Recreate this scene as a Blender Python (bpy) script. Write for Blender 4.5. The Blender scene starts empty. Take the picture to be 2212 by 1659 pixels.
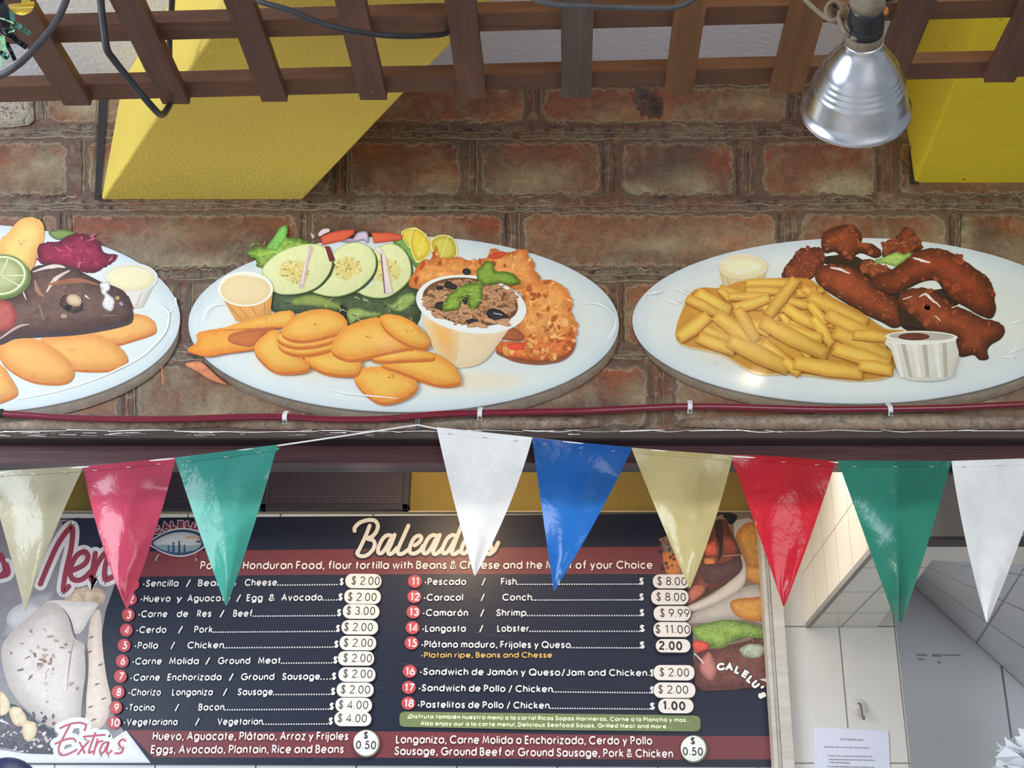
import bpy, bmesh, math, random
import numpy as np
from mathutils import Vector, Matrix
from mathutils.geometry import tessellate_polygon, delaunay_2d_cdt

C = bpy.context.scene.collection
PI = math.pi
rnd = random.Random(7); nrng = np.random.default_rng(5)

# ------------------------------------------------------------------ camera, world, light, exposure
W_PX, H_PX, FPX = 2212.0, 1659.0, 2600.0
PX0, PY0 = 1230.0, 829.5                      # where the optical axis meets the picture (lens shift)
CAM_Z = 1.6
TH = math.atan(1120.0 / FPX)                  # camera tilted up
CT, ST = math.cos(TH), math.sin(TH)
cd = bpy.data.cameras.new('camera')
cam = bpy.data.objects.new('camera', cd); C.objects.link(cam)
cd.sensor_width = 36.0
cd.lens = FPX / W_PX * 36.0
cd.shift_x = (W_PX / 2 - PX0) / W_PX
cd.clip_start = 0.02
cam.location = (0, 0, CAM_Z)
cam.rotation_euler = (PI / 2 + TH, 0, 0)
bpy.context.scene.camera = cam

wd = bpy.data.worlds.new('daylight'); bpy.context.scene.world = wd
wd.use_nodes = True
bg = wd.node_tree.nodes['Background']
bg.inputs[0].default_value = (0.80, 0.90, 1.0, 1); bg.inputs[1].default_value = 0.30

vs = bpy.context.scene.view_settings
vs.view_transform = 'Standard'; vs.look = 'None'; vs.gamma = 1.0; vs.use_curve_mapping = False
vs.exposure = 0.10

def light(name, kind, loc, energy, color, size=0.1, size_y=None, aim=None, spread=None):
    d = bpy.data.lights.new(name, kind); d.energy = energy; d.color = color
    if kind == 'AREA':
        d.size = size
        if size_y: d.shape = 'RECTANGLE'; d.size_y = size_y
        if spread: d.spread = spread
    else:
        d.shadow_soft_size = size
    o = bpy.data.objects.new(name, d); C.objects.link(o); o.location = loc
    if aim is not None:
        o.rotation_euler = (Vector(aim) - Vector(loc)).to_track_quat('-Z', 'Y').to_euler()
    return o

# daylight from the open street side, left and behind the viewer
light('street_daylight', 'AREA', (-4.2, -0.2, 2.6), 172, (0.82, 0.92, 1.0), 2.6, 2.2, aim=(0.1, 2.7, 2.9))
light('patio_daylight', 'AREA', (1.8, -3.0, 1.7), 88, (0.95, 0.98, 1.0), 3.0, 2.2, aim=(0.5, 2.7, 2.6))
# bulbs under the patio ceiling
light('ceiling_bulb_right', 'POINT', (0.735, 1.011, 3.53), 6.0, (1.0, 0.80, 0.50), 0.035)
light('ceiling_bulb_left', 'POINT', (-0.658, 1.333, 3.53), 1.1, (1.0, 0.84, 0.66), 0.035)
# kitchen tube behind the lintel and a warm kitchen bulb
light('kitchen_tube', 'AREA', (0.3, 3.12, 2.86), 23, (0.95, 0.98, 1.0), 3.6, 0.06, aim=(0.3, 2.98, 2.0))
light('kitchen_bulb', 'POINT', (-0.42, 3.2, 2.86), 11, (1.0, 0.72, 0.42), 0.05)

# ------------------------------------------------------------------ picture <-> place helpers
def ray(u, v):
    x = (u - PX0) / FPX; up = (PY0 - v) / FPX
    return Vector((x, CT - up * ST, ST + up * CT))
def P(u, v, y):                                # on the upright plane at distance y
    d = ray(u, v); return Vector((d.x * y / d.y, y, CAM_Z + d.z * y / d.y))
def H(u, v, h):                                # on the level plane h above the camera
    d = ray(u, v); return Vector((d.x * h / d.z, d.y * h / d.z, CAM_Z + h))

def lin(c):
    c = c / 255.0
    return c / 12.92 if c <= 0.04045 else ((c + 0.055) / 1.055) ** 2.4
def col(rgb, k=1.0):
    return tuple(min(0.96, lin(c) / k) for c in rgb) + (1.0,)

# ------------------------------------------------------------------ materials
def new_mat(name):
    m = bpy.data.materials.new(name); m.use_nodes = True
    nt = m.node_tree; return m, nt, nt.nodes['Principled BSDF']
def noise(nt, scale, detail=4, rough=0.55, vec=None, dist=0.0):
    n = nt.nodes.new('ShaderNodeTexNoise'); n.inputs['Scale'].default_value = scale
    n.inputs['Detail'].default_value = detail; n.inputs['Roughness'].default_value = rough
    n.inputs['Distortion'].default_value = dist
    if vec is not None: nt.links.new(vec, n.inputs['Vector'])
    return n
def objco(nt, sx=1, sy=1, sz=1):
    t = nt.nodes.new('ShaderNodeTexCoord'); mp = nt.nodes.new('ShaderNodeMapping')
    mp.inputs['Scale'].default_value = (sx, sy, sz)
    nt.links.new(t.outputs['Object'], mp.inputs['Vector']); return mp.outputs['Vector']
def ramp(nt, fac, stops):
    r = nt.nodes.new('ShaderNodeValToRGB'); e = r.color_ramp.elements
    while len(e) > 1: e.remove(e[-1])
    e[0].position = stops[0][0]; e[0].color = stops[0][1]
    for p, c in stops[1:]:
        k = e.new(p); k.color = c
    nt.links.new(fac, r.inputs[0]); return r
def mixc(nt, fac, a, b, mode='MIX'):
    m = nt.nodes.new('ShaderNodeMix'); m.data_type = 'RGBA'; m.blend_type = mode
    for sock, val in ((m.inputs[0], fac), (m.inputs[6], a), (m.inputs[7], b)):
        if hasattr(val, 'is_linked') or isinstance(val, bpy.types.NodeSocket): nt.links.new(val, sock)
        else: sock.default_value = val
    return m.outputs[2]
def math_(nt, op, a, b=None, clamp=False):
    m = nt.nodes.new('ShaderNodeMath'); m.operation = op; m.use_clamp = clamp
    for i, val in enumerate((a, b)):
        if val is None: continue
        if isinstance(val, bpy.types.NodeSocket): nt.links.new(val, m.inputs[i])
        else: m.inputs[i].default_value = val
    return m.outputs[0]
def bump(nt, bsdf, height, strength=0.3, dist=0.01):
    b = nt.nodes.new('ShaderNodeBump'); b.inputs['Strength'].default_value = strength
    b.inputs['Distance'].default_value = dist
    nt.links.new(height, b.inputs['Height']); nt.links.new(b.outputs[0], bsdf.inputs['Normal'])

def plain(name, rgb, rough=0.5, metal=0.0, var=0.12, scale=30, bmp=0.0, coat=0.0, spec=0.5):
    m, nt, b = new_mat(name)
    n = noise(nt, scale, 5, 0.6, objco(nt))
    c = col(rgb)
    lo = tuple(x * (1 - var) for x in c[:3]) + (1,); hi = tuple(min(1, x * (1 + var)) for x in c[:3]) + (1,)
    r = ramp(nt, n.outputs['Fac'], [(0.3, lo), (0.7, hi)])
    nt.links.new(r.outputs[0], b.inputs['Base Color'])
    b.inputs['Roughness'].default_value = rough; b.inputs['Metallic'].default_value = metal
    b.inputs['Coat Weight'].default_value = coat; b.inputs['Specular IOR Level'].default_value = spec
    if bmp: bump(nt, b, n.outputs['Fac'], bmp, 0.004)
    return m

def plaster(name, rgb, scale=90, strength=0.6, var=0.06, stains=None):
    m, nt, b = new_mat(name)
    v = objco(nt)
    n1 = noise(nt, scale, 6, 0.6, v); n2 = noise(nt, 3.0, 4, 0.6, v)
    c = col(rgb)
    r = ramp(nt, n2.outputs['Fac'], [(0.3, tuple(x * (1 - var) for x in c[:3]) + (1,)), (0.7, tuple(min(1, x * (1 + var)) for x in c[:3]) + (1,))])
    out = r.outputs[0]
    if stains:
        n3 = noise(nt, 45, 3, 0.5, v)
        r3 = ramp(nt, n3.outputs['Fac'], [(0.70, (0, 0, 0, 1)), (0.74, (1, 1, 1, 1))])
        out = mixc(nt, r3.outputs[0], out, col(stains))
    nt.links.new(out, b.inputs['Base Color']); b.inputs['Roughness'].default_value = 0.75
    bump(nt, b, n1.outputs['Fac'], strength, 0.006)
    return m

def wood(name, rgb1, rgb2, rough=0.55, axis='x', edge=None):
    m, nt, b = new_mat(name)
    s = {'x': (2.5, 45, 45), 'y': (45, 2.5, 45)}[axis]
    v = objco(nt, *s)
    n = noise(nt, 1.0, 7, 0.65, v, 0.6)
    r = ramp(nt, n.outputs['Fac'], [(0.28, col(rgb1)), (0.55, col(rgb2)), (0.8, col([min(255, c * 1.18) for c in rgb2]))])
    n2 = noise(nt, 6, 4, 0.6, objco(nt))
    out = mixc(nt, n2.outputs['Fac'], r.outputs[0], col([c * 0.72 for c in rgb2]))
    nt.links.new(out, b.inputs['Base Color']); b.inputs['Roughness'].default_value = rough
    bump(nt, b, n.outputs['Fac'], 0.5, 0.003)
    return m

def tile(name, rgb, grout, su, sv, off=(0, 0), rough=0.22, axes='xz', mortar=0.006, uv=False):
    m, nt, b = new_mat(name)
    t = nt.nodes.new('ShaderNodeTexCoord')
    sep = nt.nodes.new('ShaderNodeSeparateXYZ')
    nt.links.new(t.outputs['UV' if uv else 'Object'], sep.inputs[0])
    ix = {'x': 0, 'y': 1, 'z': 2}
    def grid(sock, size, o):
        a = math_(nt, 'ADD', sock, o + 50 * size); a = math_(nt, 'DIVIDE', a, size); f = math_(nt, 'FRACT', a)
        lo = math_(nt, 'LESS_THAN', f, mortar / size)
        return lo
    g1 = grid(sep.outputs[ix[axes[0]]], su, off[0]); g2 = grid(sep.outputs[ix[axes[1]]], sv, off[1])
    g = math_(nt, 'MAXIMUM', g1, g2)
    n = noise(nt, 8, 3, 0.5, objco(nt)); c = col(rgb)
    r = ramp(nt, n.outputs['Fac'], [(0.3, tuple(x * 0.95 for x in c[:3]) + (1,)), (0.7, c)])
    out = mixc(nt, g, r.outputs[0], col(grout))
    nt.links.new(out, b.inputs['Base Color'])
    b.inputs['Roughness'].default_value = rough; b.inputs['Specular IOR Level'].default_value = 0.4
    inv = math_(nt, 'SUBTRACT', 1.0, g); bump(nt, b, inv, 0.4, 0.002)
    return m

def printed(name, rough=0.3, coat=0.0, wrinkle=0.04, wscale=14, scratch=0.0, spec=0.5):
    """vinyl print: ink colour per shape, mottled by noise; 'mot' = how mottled the printed thing is"""
    m, nt, b = new_mat(name)
    a = nt.nodes.new('ShaderNodeAttribute'); a.attribute_name = 'ink'
    k = nt.nodes.new('ShaderNodeAttribute'); k.attribute_name = 'mot'
    v = objco(nt)
    n1 = noise(nt, 42, 6, 0.65, v, 0.5); n2 = noise(nt, 170, 4, 0.6, v)
    s = math_(nt, 'ADD', math_(nt, 'MULTIPLY', n1.outputs['Fac'], 0.65), math_(nt, 'MULTIPLY', n2.outputs['Fac'], 0.35))
    s = math_(nt, 'MULTIPLY', math_(nt, 'SUBTRACT', s, 0.5), 5.0)
    s = math_(nt, 'ADD', math_(nt, 'MULTIPLY', s, k.outputs['Fac']), 1.0)
    s = math_(nt, 'MAXIMUM', s, 0.08)
    cmb = nt.nodes.new('ShaderNodeCombineColor')
    for i in range(3): nt.links.new(s, cmb.inputs[i])
    out = mixc(nt, 1.0, a.outputs['Color'], cmb.outputs[0], 'MULTIPLY')
    nt.links.new(out, b.inputs['Base Color'])
    b.inputs['Roughness'].default_value = rough; b.inputs['Specular IOR Level'].default_value = spec
    b.inputs['Coat Weight'].default_value = coat; b.inputs['Coat Roughness'].default_value = 0.12
    n3 = noise(nt, wscale, 5, 0.6, v); bump(nt, b, n3.outputs['Fac'], wrinkle, 0.02)
    return m

def flag_mat(name, rgb, trans=0.45, clear=0.0, rough=0.22):
    m, nt, b = new_mat(name)
    v = objco(nt); n = noise(nt, 16, 4, 0.55, v, 0.4); c = col(rgb)
    r = ramp(nt, n.outputs['Fac'], [(0.3, tuple(x * 0.92 for x in c[:3]) + (1,)), (0.7, tuple(min(1, x * 1.06) for x in c[:3]) + (1,))])
    nt.links.new(r.outputs[0], b.inputs['Base Color']); b.inputs['Roughness'].default_value = rough
    b.inputs['Specular IOR Level'].default_value = 0.65
    bump(nt, b, n.outputs['Fac'], 0.35, 0.012)
    tr = nt.nodes.new('ShaderNodeBsdfTranslucent'); nt.links.new(r.outputs[0], tr.inputs[0])
    mx = nt.nodes.new('ShaderNodeMixShader'); mx.inputs[0].default_value = trans
    nt.links.new(b.outputs[0], mx.inputs[1]); nt.links.new(tr.outputs[0], mx.inputs[2])
    last = mx
    if clear:
        tp = nt.nodes.new('ShaderNodeBsdfTransparent'); tp.inputs[0].default_value = c
        m2 = nt.nodes.new('ShaderNodeMixShader'); m2.inputs[0].default_value = clear
        nt.links.new(mx.outputs[0], m2.inputs[1]); nt.links.new(tp.outputs[0], m2.inputs[2]); last = m2
    nt.links.new(last.outputs[0], nt.nodes['Material Output'].inputs[0])
    return m

# ------------------------------------------------------------------ object helpers
def tag(o, label=None, cat=None, group=None, kind=None):
    if label: o['label'] = label
    if cat: o['category'] = cat
    if group: o['group'] = group
    if kind: o['kind'] = kind
    return o
def empty(name, loc, label, cat, group=None):
    o = bpy.data.objects.new(name, None); C.objects.link(o); o.location = loc
    o.empty_display_size = 0.05
    return tag(o, label, cat, group)
def root_loc(o):
    l = Vector(o.location)
    while o.parent: o = o.parent; l += Vector(o.location)
    return l
def obj(name, verts, faces, mat, parent=None, smooth=False, origin=None, uv=None):
    """one mesh object from world-space vertices"""
    vs_ = [Vector(v) for v in verts]
    if parent is not None: o0 = root_loc(parent)
    else:
        xs = [v.x for v in vs_]; ys = [v.y for v in vs_]; zs = [v.z for v in vs_]
        o0 = Vector(origin) if origin is not None else Vector(((min(xs) + max(xs)) / 2, (min(ys) + max(ys)) / 2, min(zs)))
    me = bpy.data.meshes.new(name); me.from_pydata([v - o0 for v in vs_], [], faces)
    mats = mat if isinstance(mat, (list, tuple)) else [mat]
    for m in mats: me.materials.append(m)
    if smooth:
        for p in me.polygons: p.use_smooth = True
    if uv:
        l = me.uv_layers.new(name='UVMap')
        for lp in me.loops: l.data[lp.index].uv = uv[lp.vertex_index]
    me.update()
    o = bpy.data.objects.new(name, me); C.objects.link(o)
    if parent is not None: o.parent = parent
    else: o.location = o0
    return o
class MB:
    def __init__(s): s.v = []; s.f = []
    def add(s, v, f):
        n = len(s.v); s.v += [Vector(x) for x in v]; s.f += [tuple(i + n for i in q) for q in f]; return s
    def box(s, x0, x1, y0, y1, z0, z1):
        return s.add([(x, y, z) for x in (x0, x1) for y in (y0, y1) for z in (z0, z1)],
                     [(0, 1, 3, 2), (4, 6, 7, 5), (0, 4, 5, 1), (2, 3, 7, 6), (0, 2, 6, 4), (1, 5, 7, 3)])
    def prism(s, bottom, top):
        n = len(bottom)
        return s.add(list(bottom) + list(top), [tuple(range(n))[::-1], tuple(range(n, 2 * n))] + [(i, (i + 1) % n, n + (i + 1) % n, n + i) for i in range(n)])
    def tube(s, pts, r, n=10, closed=False, caps=True):
        pts = [Vector(p) for p in pts]; N = len(pts)
        rs = r if isinstance(r, (list, tuple)) else [r] * N
        t0 = (pts[1] - pts[0]).normalized()
        a = Vector((0, 0, 1)) if abs(t0.z) < 0.9 else Vector((1, 0, 0))
        nrm = t0.cross(a).normalized(); V = []; F = []
        for i, p in enumerate(pts):
            t = (pts[min(i + 1, N - 1)] - pts[max(i - 1, 0)]).normalized()
            nrm = (nrm - t * nrm.dot(t)).normalized(); bn = t.cross(nrm)
            for k in range(n):
                an = 2 * PI * k / n
                V.append(p + (nrm * math.cos(an) + bn * math.sin(an)) * rs[i])
        for i in range(N - 1):
            for k in range(n):
                F.append((i * n + k, i * n + (k + 1) % n, (i + 1) * n + (k + 1) % n, (i + 1) * n + k))
        if caps: F += [tuple(range(n))[::-1], tuple((N - 1) * n + k for k in range(n))]
        return s.add(V, F)
    def lathe(s, base, axis, prof, n=48, capped=False):
        ax = Vector(axis).normalized(); a = Vector((1, 0, 0)) if abs(ax.x) < 0.9 else Vector((0, 1, 0))
        u = ax.cross(a).normalized(); w = ax.cross(u); V = []; F = []
        for t, r in prof:
            for k in range(n):
                an = 2 * PI * k / n
                V.append(Vector(base) + ax * t + (u * math.cos(an) + w * math.sin(an)) * r)
        for i in range(len(prof) - 1):
            for k in range(n):
                F.append((i * n + k, i * n + (k + 1) % n, (i + 1) * n + (k + 1) % n, (i + 1) * n + k))
        if capped: F += [tuple(range(n))[::-1], tuple((len(prof) - 1) * n + k for k in range(n))]
        return s.add(V, F)
    def build(s, name, mat, parent=None, smooth=False, bevel=0.0, origin=None):
        o = obj(name, s.v, s.f, mat, parent, smooth, origin)
        if bevel:
            b = o.modifiers.new('bevel', 'BEVEL'); b.width = bevel; b.segments = 2; b.limit_method = 'ANGLE'
        return o
def crom(pts, n=6, closed=False):
    """Catmull-Rom through the points"""
    pts = [Vector(p) for p in pts]; N = len(pts); out = []
    if N < 3: return pts
    rng = range(N) if closed else range(N - 1)
    for i in rng:
        g = (lambda k: pts[k % N]) if closed else (lambda k: pts[max(0, min(N - 1, k))])
        p0, p1, p2, p3 = g(i - 1), g(i), g(i + 1), g(i + 2)
        for j in range(n):
            t = j / n
            out.append(0.5 * ((2 * p1) + (p2 - p0) * t + (2 * p0 - 5 * p1 + 4 * p2 - p3) * t * t + (3 * p1 - p0 - 3 * p2 + p3) * t ** 3))
    if not closed: out.append(pts[-1])
    return out

# ------------------------------------------------------------------ stroke lettering (geometric sans)
def arc(cx, cy, rx, ry, a0, a1):
    n = max(4, int(abs(a1 - a0) / 18))
    return [(cx + rx * math.cos(math.radians(a0 + (a1 - a0) * i / n)), cy + ry * math.sin(math.radians(a0 + (a1 - a0) * i / n))) for i in range(n + 1)]
O_ = lambda cx=.33, cy=.35, rx=.33, ry=.35: arc(cx, cy, rx, ry, 0, 360)
S_ = lambda w, h: [tuple(p) for p in [(q.x * w, q.y * h) for q in crom([(.95, .80, 0), (.78, .96, 0), (.5, 1, 0), (.16, .92, 0), (.08, .73, 0), (.25, .58, 0), (.55, .48, 0), (.88, .36, 0), (.95, .2, 0), (.78, .04, 0), (.45, 0, 0), (.12, .06, 0), (0, .24, 0)], 3)]]
G = {
 'a': (.66, [O_(), [(.66, 0), (.66, .7)]]), 'b': (.66, [O_(), [(0, 0), (0, 1.05)]]),
 'c': (.56, [arc(.33, .35, .33, .35, 48, 312)]), 'd': (.66, [O_(), [(.66, 0), (.66, 1.05)]]),
 'e': (.66, [arc(.33, .35, .33, .35, 0, 318), [(0.02, .35), (.66, .35)]]),
 'f': (.36, [arc(.38, .84, .22, .22, 90, 180) + [(.16, 0)], [(0, .66), (.36, .66)]]),
 'g': (.66, [O_(), [(.66, .7), (.66, .0)] + arc(.33, -.02, .33, .27, 0, -150)]),
 'h': (.52, [[(0, 0), (0, 1.05)], [(0, .4)] + arc(.26, .42, .26, .28, 180, 0) + [(.52, 0)]]),
 'i': (0, [[(0, 0), (0, .7)], [(0, .88), (0, 1.0)]]),
 'j': (.02, [[(0, .7), (0, -.15)] + arc(-.14, -.15, .14, .14, 0, -80), [(0, .88), (0, 1.0)]]),
 'k': (.48, [[(0, 0), (0, 1.05)], [(.44, .68), (.02, .3)], [(.14, .41), (.48, 0)]]),
 'l': (0, [[(0, 0), (0, 1.05)]]),
 'm': (.86, [[(0, 0), (0, .7)], [(0, .4)] + arc(.215, .45, .215, .25, 180, 0) + [(.43, 0)], [(.43, .4)] + arc(.645, .45, .215, .25, 180, 0) + [(.86, 0)]]),
 'n': (.52, [[(0, 0), (0, .7)], [(0, .4)] + arc(.26, .42, .26, .28, 180, 0) + [(.52, 0)]]),
 'o': (.66, [O_()]), 'p': (.66, [O_(), [(0, -.32), (0, .7)]]), 'q': (.66, [O_(), [(.66, -.32), (.66, .7)]]),
 'r': (.30, [[(0, 0), (0, .7)], [(0, .38)] + arc(.26, .40, .26, .29, 180, 80)]),
 's': (.40, [S_(.40, .70)]), 't': (.30, [[(.14, 0), (.14, .96)], [(0, .66), (.30, .66)]]),
 'u': (.52, [[(0, .7)] + arc(.26, .27, .26, .27, 180, 360) + [(.52, .7)]]),
 'v': (.52, [[(0, .7), (.26, 0), (.52, .7)]]), 'w': (.84, [[(0, .7), (.21, 0), (.42, .7), (.63, 0), (.84, .7)]]),
 'x': (.48, [[(0, .7), (.48, 0)], [(0, 0), (.48, .7)]]), 'y': (.54, [[(0, .7), (.27, .02)], [(.54, .7), (.12, -.32)]]),
 'z': (.46, [[(0, .7), (.44, .7), (0, 0), (.46, 0)]]),
 'A': (.76, [[(0, 0), (.38, 1), (.76, 0)], [(.13, .34), (.63, .34)]]),
 'B': (.52, [[(0, .0), (0, 1), (.24, 1)] + arc(.24, .76, .22, .24, 90, -90) + [(0, .52)], [(.24, .52)] + arc(.26, .26, .26, .26, 90, -90) + [(0, 0)]]),
 'C': (.84, [arc(.5, .5, .5, .5, 48, 312)]), 'D': (.66, [[(0, 0), (0, 1), (.2, 1)] + arc(.2, .5, .46, .5, 90, -90) + [(0, 0)]]),
 'E': (.46, [[(.46, 1), (0, 1), (0, 0), (.46, 0)], [(0, .52), (.43, .52)]]), 'F': (.44, [[(.44, 1), (0, 1), (0, 0)], [(0, .52), (.41, .52)]]),
 'G': (.96, [arc(.5, .5, .5, .5, 48, 360), [(.56, .5), (1.0, .5)]]), 'H': (.60, [[(0, 0), (0, 1)], [(.6, 0), (.6, 1)], [(0, .52), (.6, .52)]]),
 'I': (0, [[(0, 0), (0, 1)]]), 'J': (.40, [[(.40, 1), (.40, .24)] + arc(.2, .22, .2, .22, 0, -170)]),
 'K': (.56, [[(0, 0), (0, 1)], [(.5, 1), (0, .44)], [(.16, .6), (.56, 0)]]), 'L': (.40, [[(0, 1), (0, 0), (.40, 0)]]),
 'M': (.84, [[(0, 0), (.10, 1), (.42, .18), (.74, 1), (.84, 0)]]), 'N': (.64, [[(0, 0), (0, 1), (.64, 0), (.64, 1)]]),
 'O': (1.0, [O_(.5, .5, .5, .5)]), 'P': (.50, [[(0, 0), (0, 1), (.24, 1)] + arc(.24, .73, .26, .27, 90, -90) + [(0, .46)]]),
 'Q': (1.0, [O_(.5, .5, .5, .5), [(.6, .28), (.96, -.06)]]),
 'R': (.52, [[(0, 0), (0, 1), (.22, 1)] + arc(.22, .74, .26, .26, 90, -90) + [(0, .48)], [(.2, .48), (.52, 0)]]),
 'S': (.52, [S_(.52, 1.0)]), 'T': (.54, [[(0, 1), (.54, 1)], [(.27, 0), (.27, 1)]]),
 'U': (.60, [[(0, 1)] + arc(.3, .3, .3, .3, 180, 360) + [(.6, 1)]]), 'V': (.70, [[(0, 1), (.35, 0), (.70, 1)]]),
 'Y': (.6, [[(0, 1), (.3, .45), (.6, 1)], [(.3, .45), (.3, 0)]]),
 '0': (.54, [O_(.27, .5, .27, .5)]), '1': (.30, [[(.04, .86), (.24, 1), (.24, 0)]]),
 '2': (.52, [arc(.26, .72, .26, .28, 165, -20) + [(0, 0), (.54, 0)]]),
 '3': (.50, [arc(.24, .76, .22, .24, 160, -90), arc(.24, .26, .26, .26, 90, -160)]),
 '4': (.58, [[(.42, 0), (.42, 1), (0, .25), (.58, .25)]]),
 '5': (.50, [[(.46, 1), (.14, 1), (.07, .58)] + arc(.22, .32, .28, .32, 120, -150)]),
 '6': (.56, [O_(.28, .3, .28, .3), [(.04, .44), (.36, 1)]]), '7': (.52, [[(0, 1), (.52, 1), (.12, 0)]]),
 '8': (.52, [O_(.26, .76, .22, .24), O_(.26, .26, .26, .26)]), '9': (.56, [O_(.28, .7, .28, .3), [(.52, .56), (.2, 0)]]),
 '$': (.46, [S_(.46, 1.0), [(.23, -.14), (.23, 1.14)]]), '.': (0, [[(0, 0), (0, .10)]]), ',': (.06, [[(.06, .1), (0, -.18)]]),
 '-': (.22, [[(0, .36), (.24, .36)]]), '/': (.40, [[(0, -.16), (.40, 1.06)]]), '!': (0, [[(0, .3), (0, 1)], [(0, 0), (0, .1)]]),
 '¡': (0, [[(0, -.3), (0, .4)], [(0, .6), (0, .7)]]), "'": (0, [[(0, .72), (0, 1)]]),
 '&': (.66, [[(.66, 0), (.14, .66)] + arc(.29, .8, .18, .2, 200, -20) + [(.30, .54), (.06, .38)] + arc(.24, .22, .24, .22, 140, 330) + [(.64, .42)]]),
 ':': (0, [[(0, 0), (0, .1)], [(0, .5), (0, .6)]]),
}
for base, acc in (('a', 'á'), ('e', 'é'), ('o', 'ó'), ('u', 'ú')):
    w_, st_ = G[base]; G[acc] = (w_, st_ + [[(w_ / 2 - .03, .86), (w_ / 2 + .13, 1.06)]])
def layout(s, w, gap=.15):
    x = 0; strokes = []
    for ch in s:
        if ch == ' ': x += .34; continue
        gw, st = G[ch]
        x += w / 2
        for k in st: strokes.append([(x + a, w / 2 + b * (1 - w)) for a, b in k])
        x += gw + w / 2 + gap
    return strokes, x - gap
def ribbon2(pts, w, ext=0.0):
    """flat band along 2-D points -> left/right points"""
    P_ = [Vector((p[0], p[1], 0)) for p in pts]
    Q = [P_[0]]
    for p in P_[1:]:
        if (p - Q[-1]).length > 1e-6: Q.append(p)
    P_ = Q; N = len(P_)
    if N < 2: return [], []
    closed = (P_[0] - P_[-1]).length < 1e-4 and N > 3
    hw = w if isinstance(w, (list, tuple)) else None
    Lf, Rt = [], []
    for i in range(N):
        a = (P_[i] - P_[i - 1]).normalized() if i > 0 else ((P_[-1] - P_[-2]).normalized() if closed else None)
        b = (P_[i + 1] - P_[i]).normalized() if i < N - 1 else ((P_[1] - P_[0]).normalized() if closed else None)
        if a is None: a = b
        if b is None: b = a
        t = (a + b)
        if t.length < 1e-3: t = b
        t.normalize(); n = Vector((-t.y, t.x, 0)); d = max(0.55, n.dot(Vector((-b.y, b.x, 0))))
        h = (hw[min(i, len(hw) - 1)] if hw else w) / 2 / d
        p = P_[i].copy()
        if not closed and ext:
            if i == 0: p -= b * ext
            if i == N - 1: p += a * ext
        Lf.append(p + n * h); Rt.append(p - n * h)
    return Lf, Rt

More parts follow.
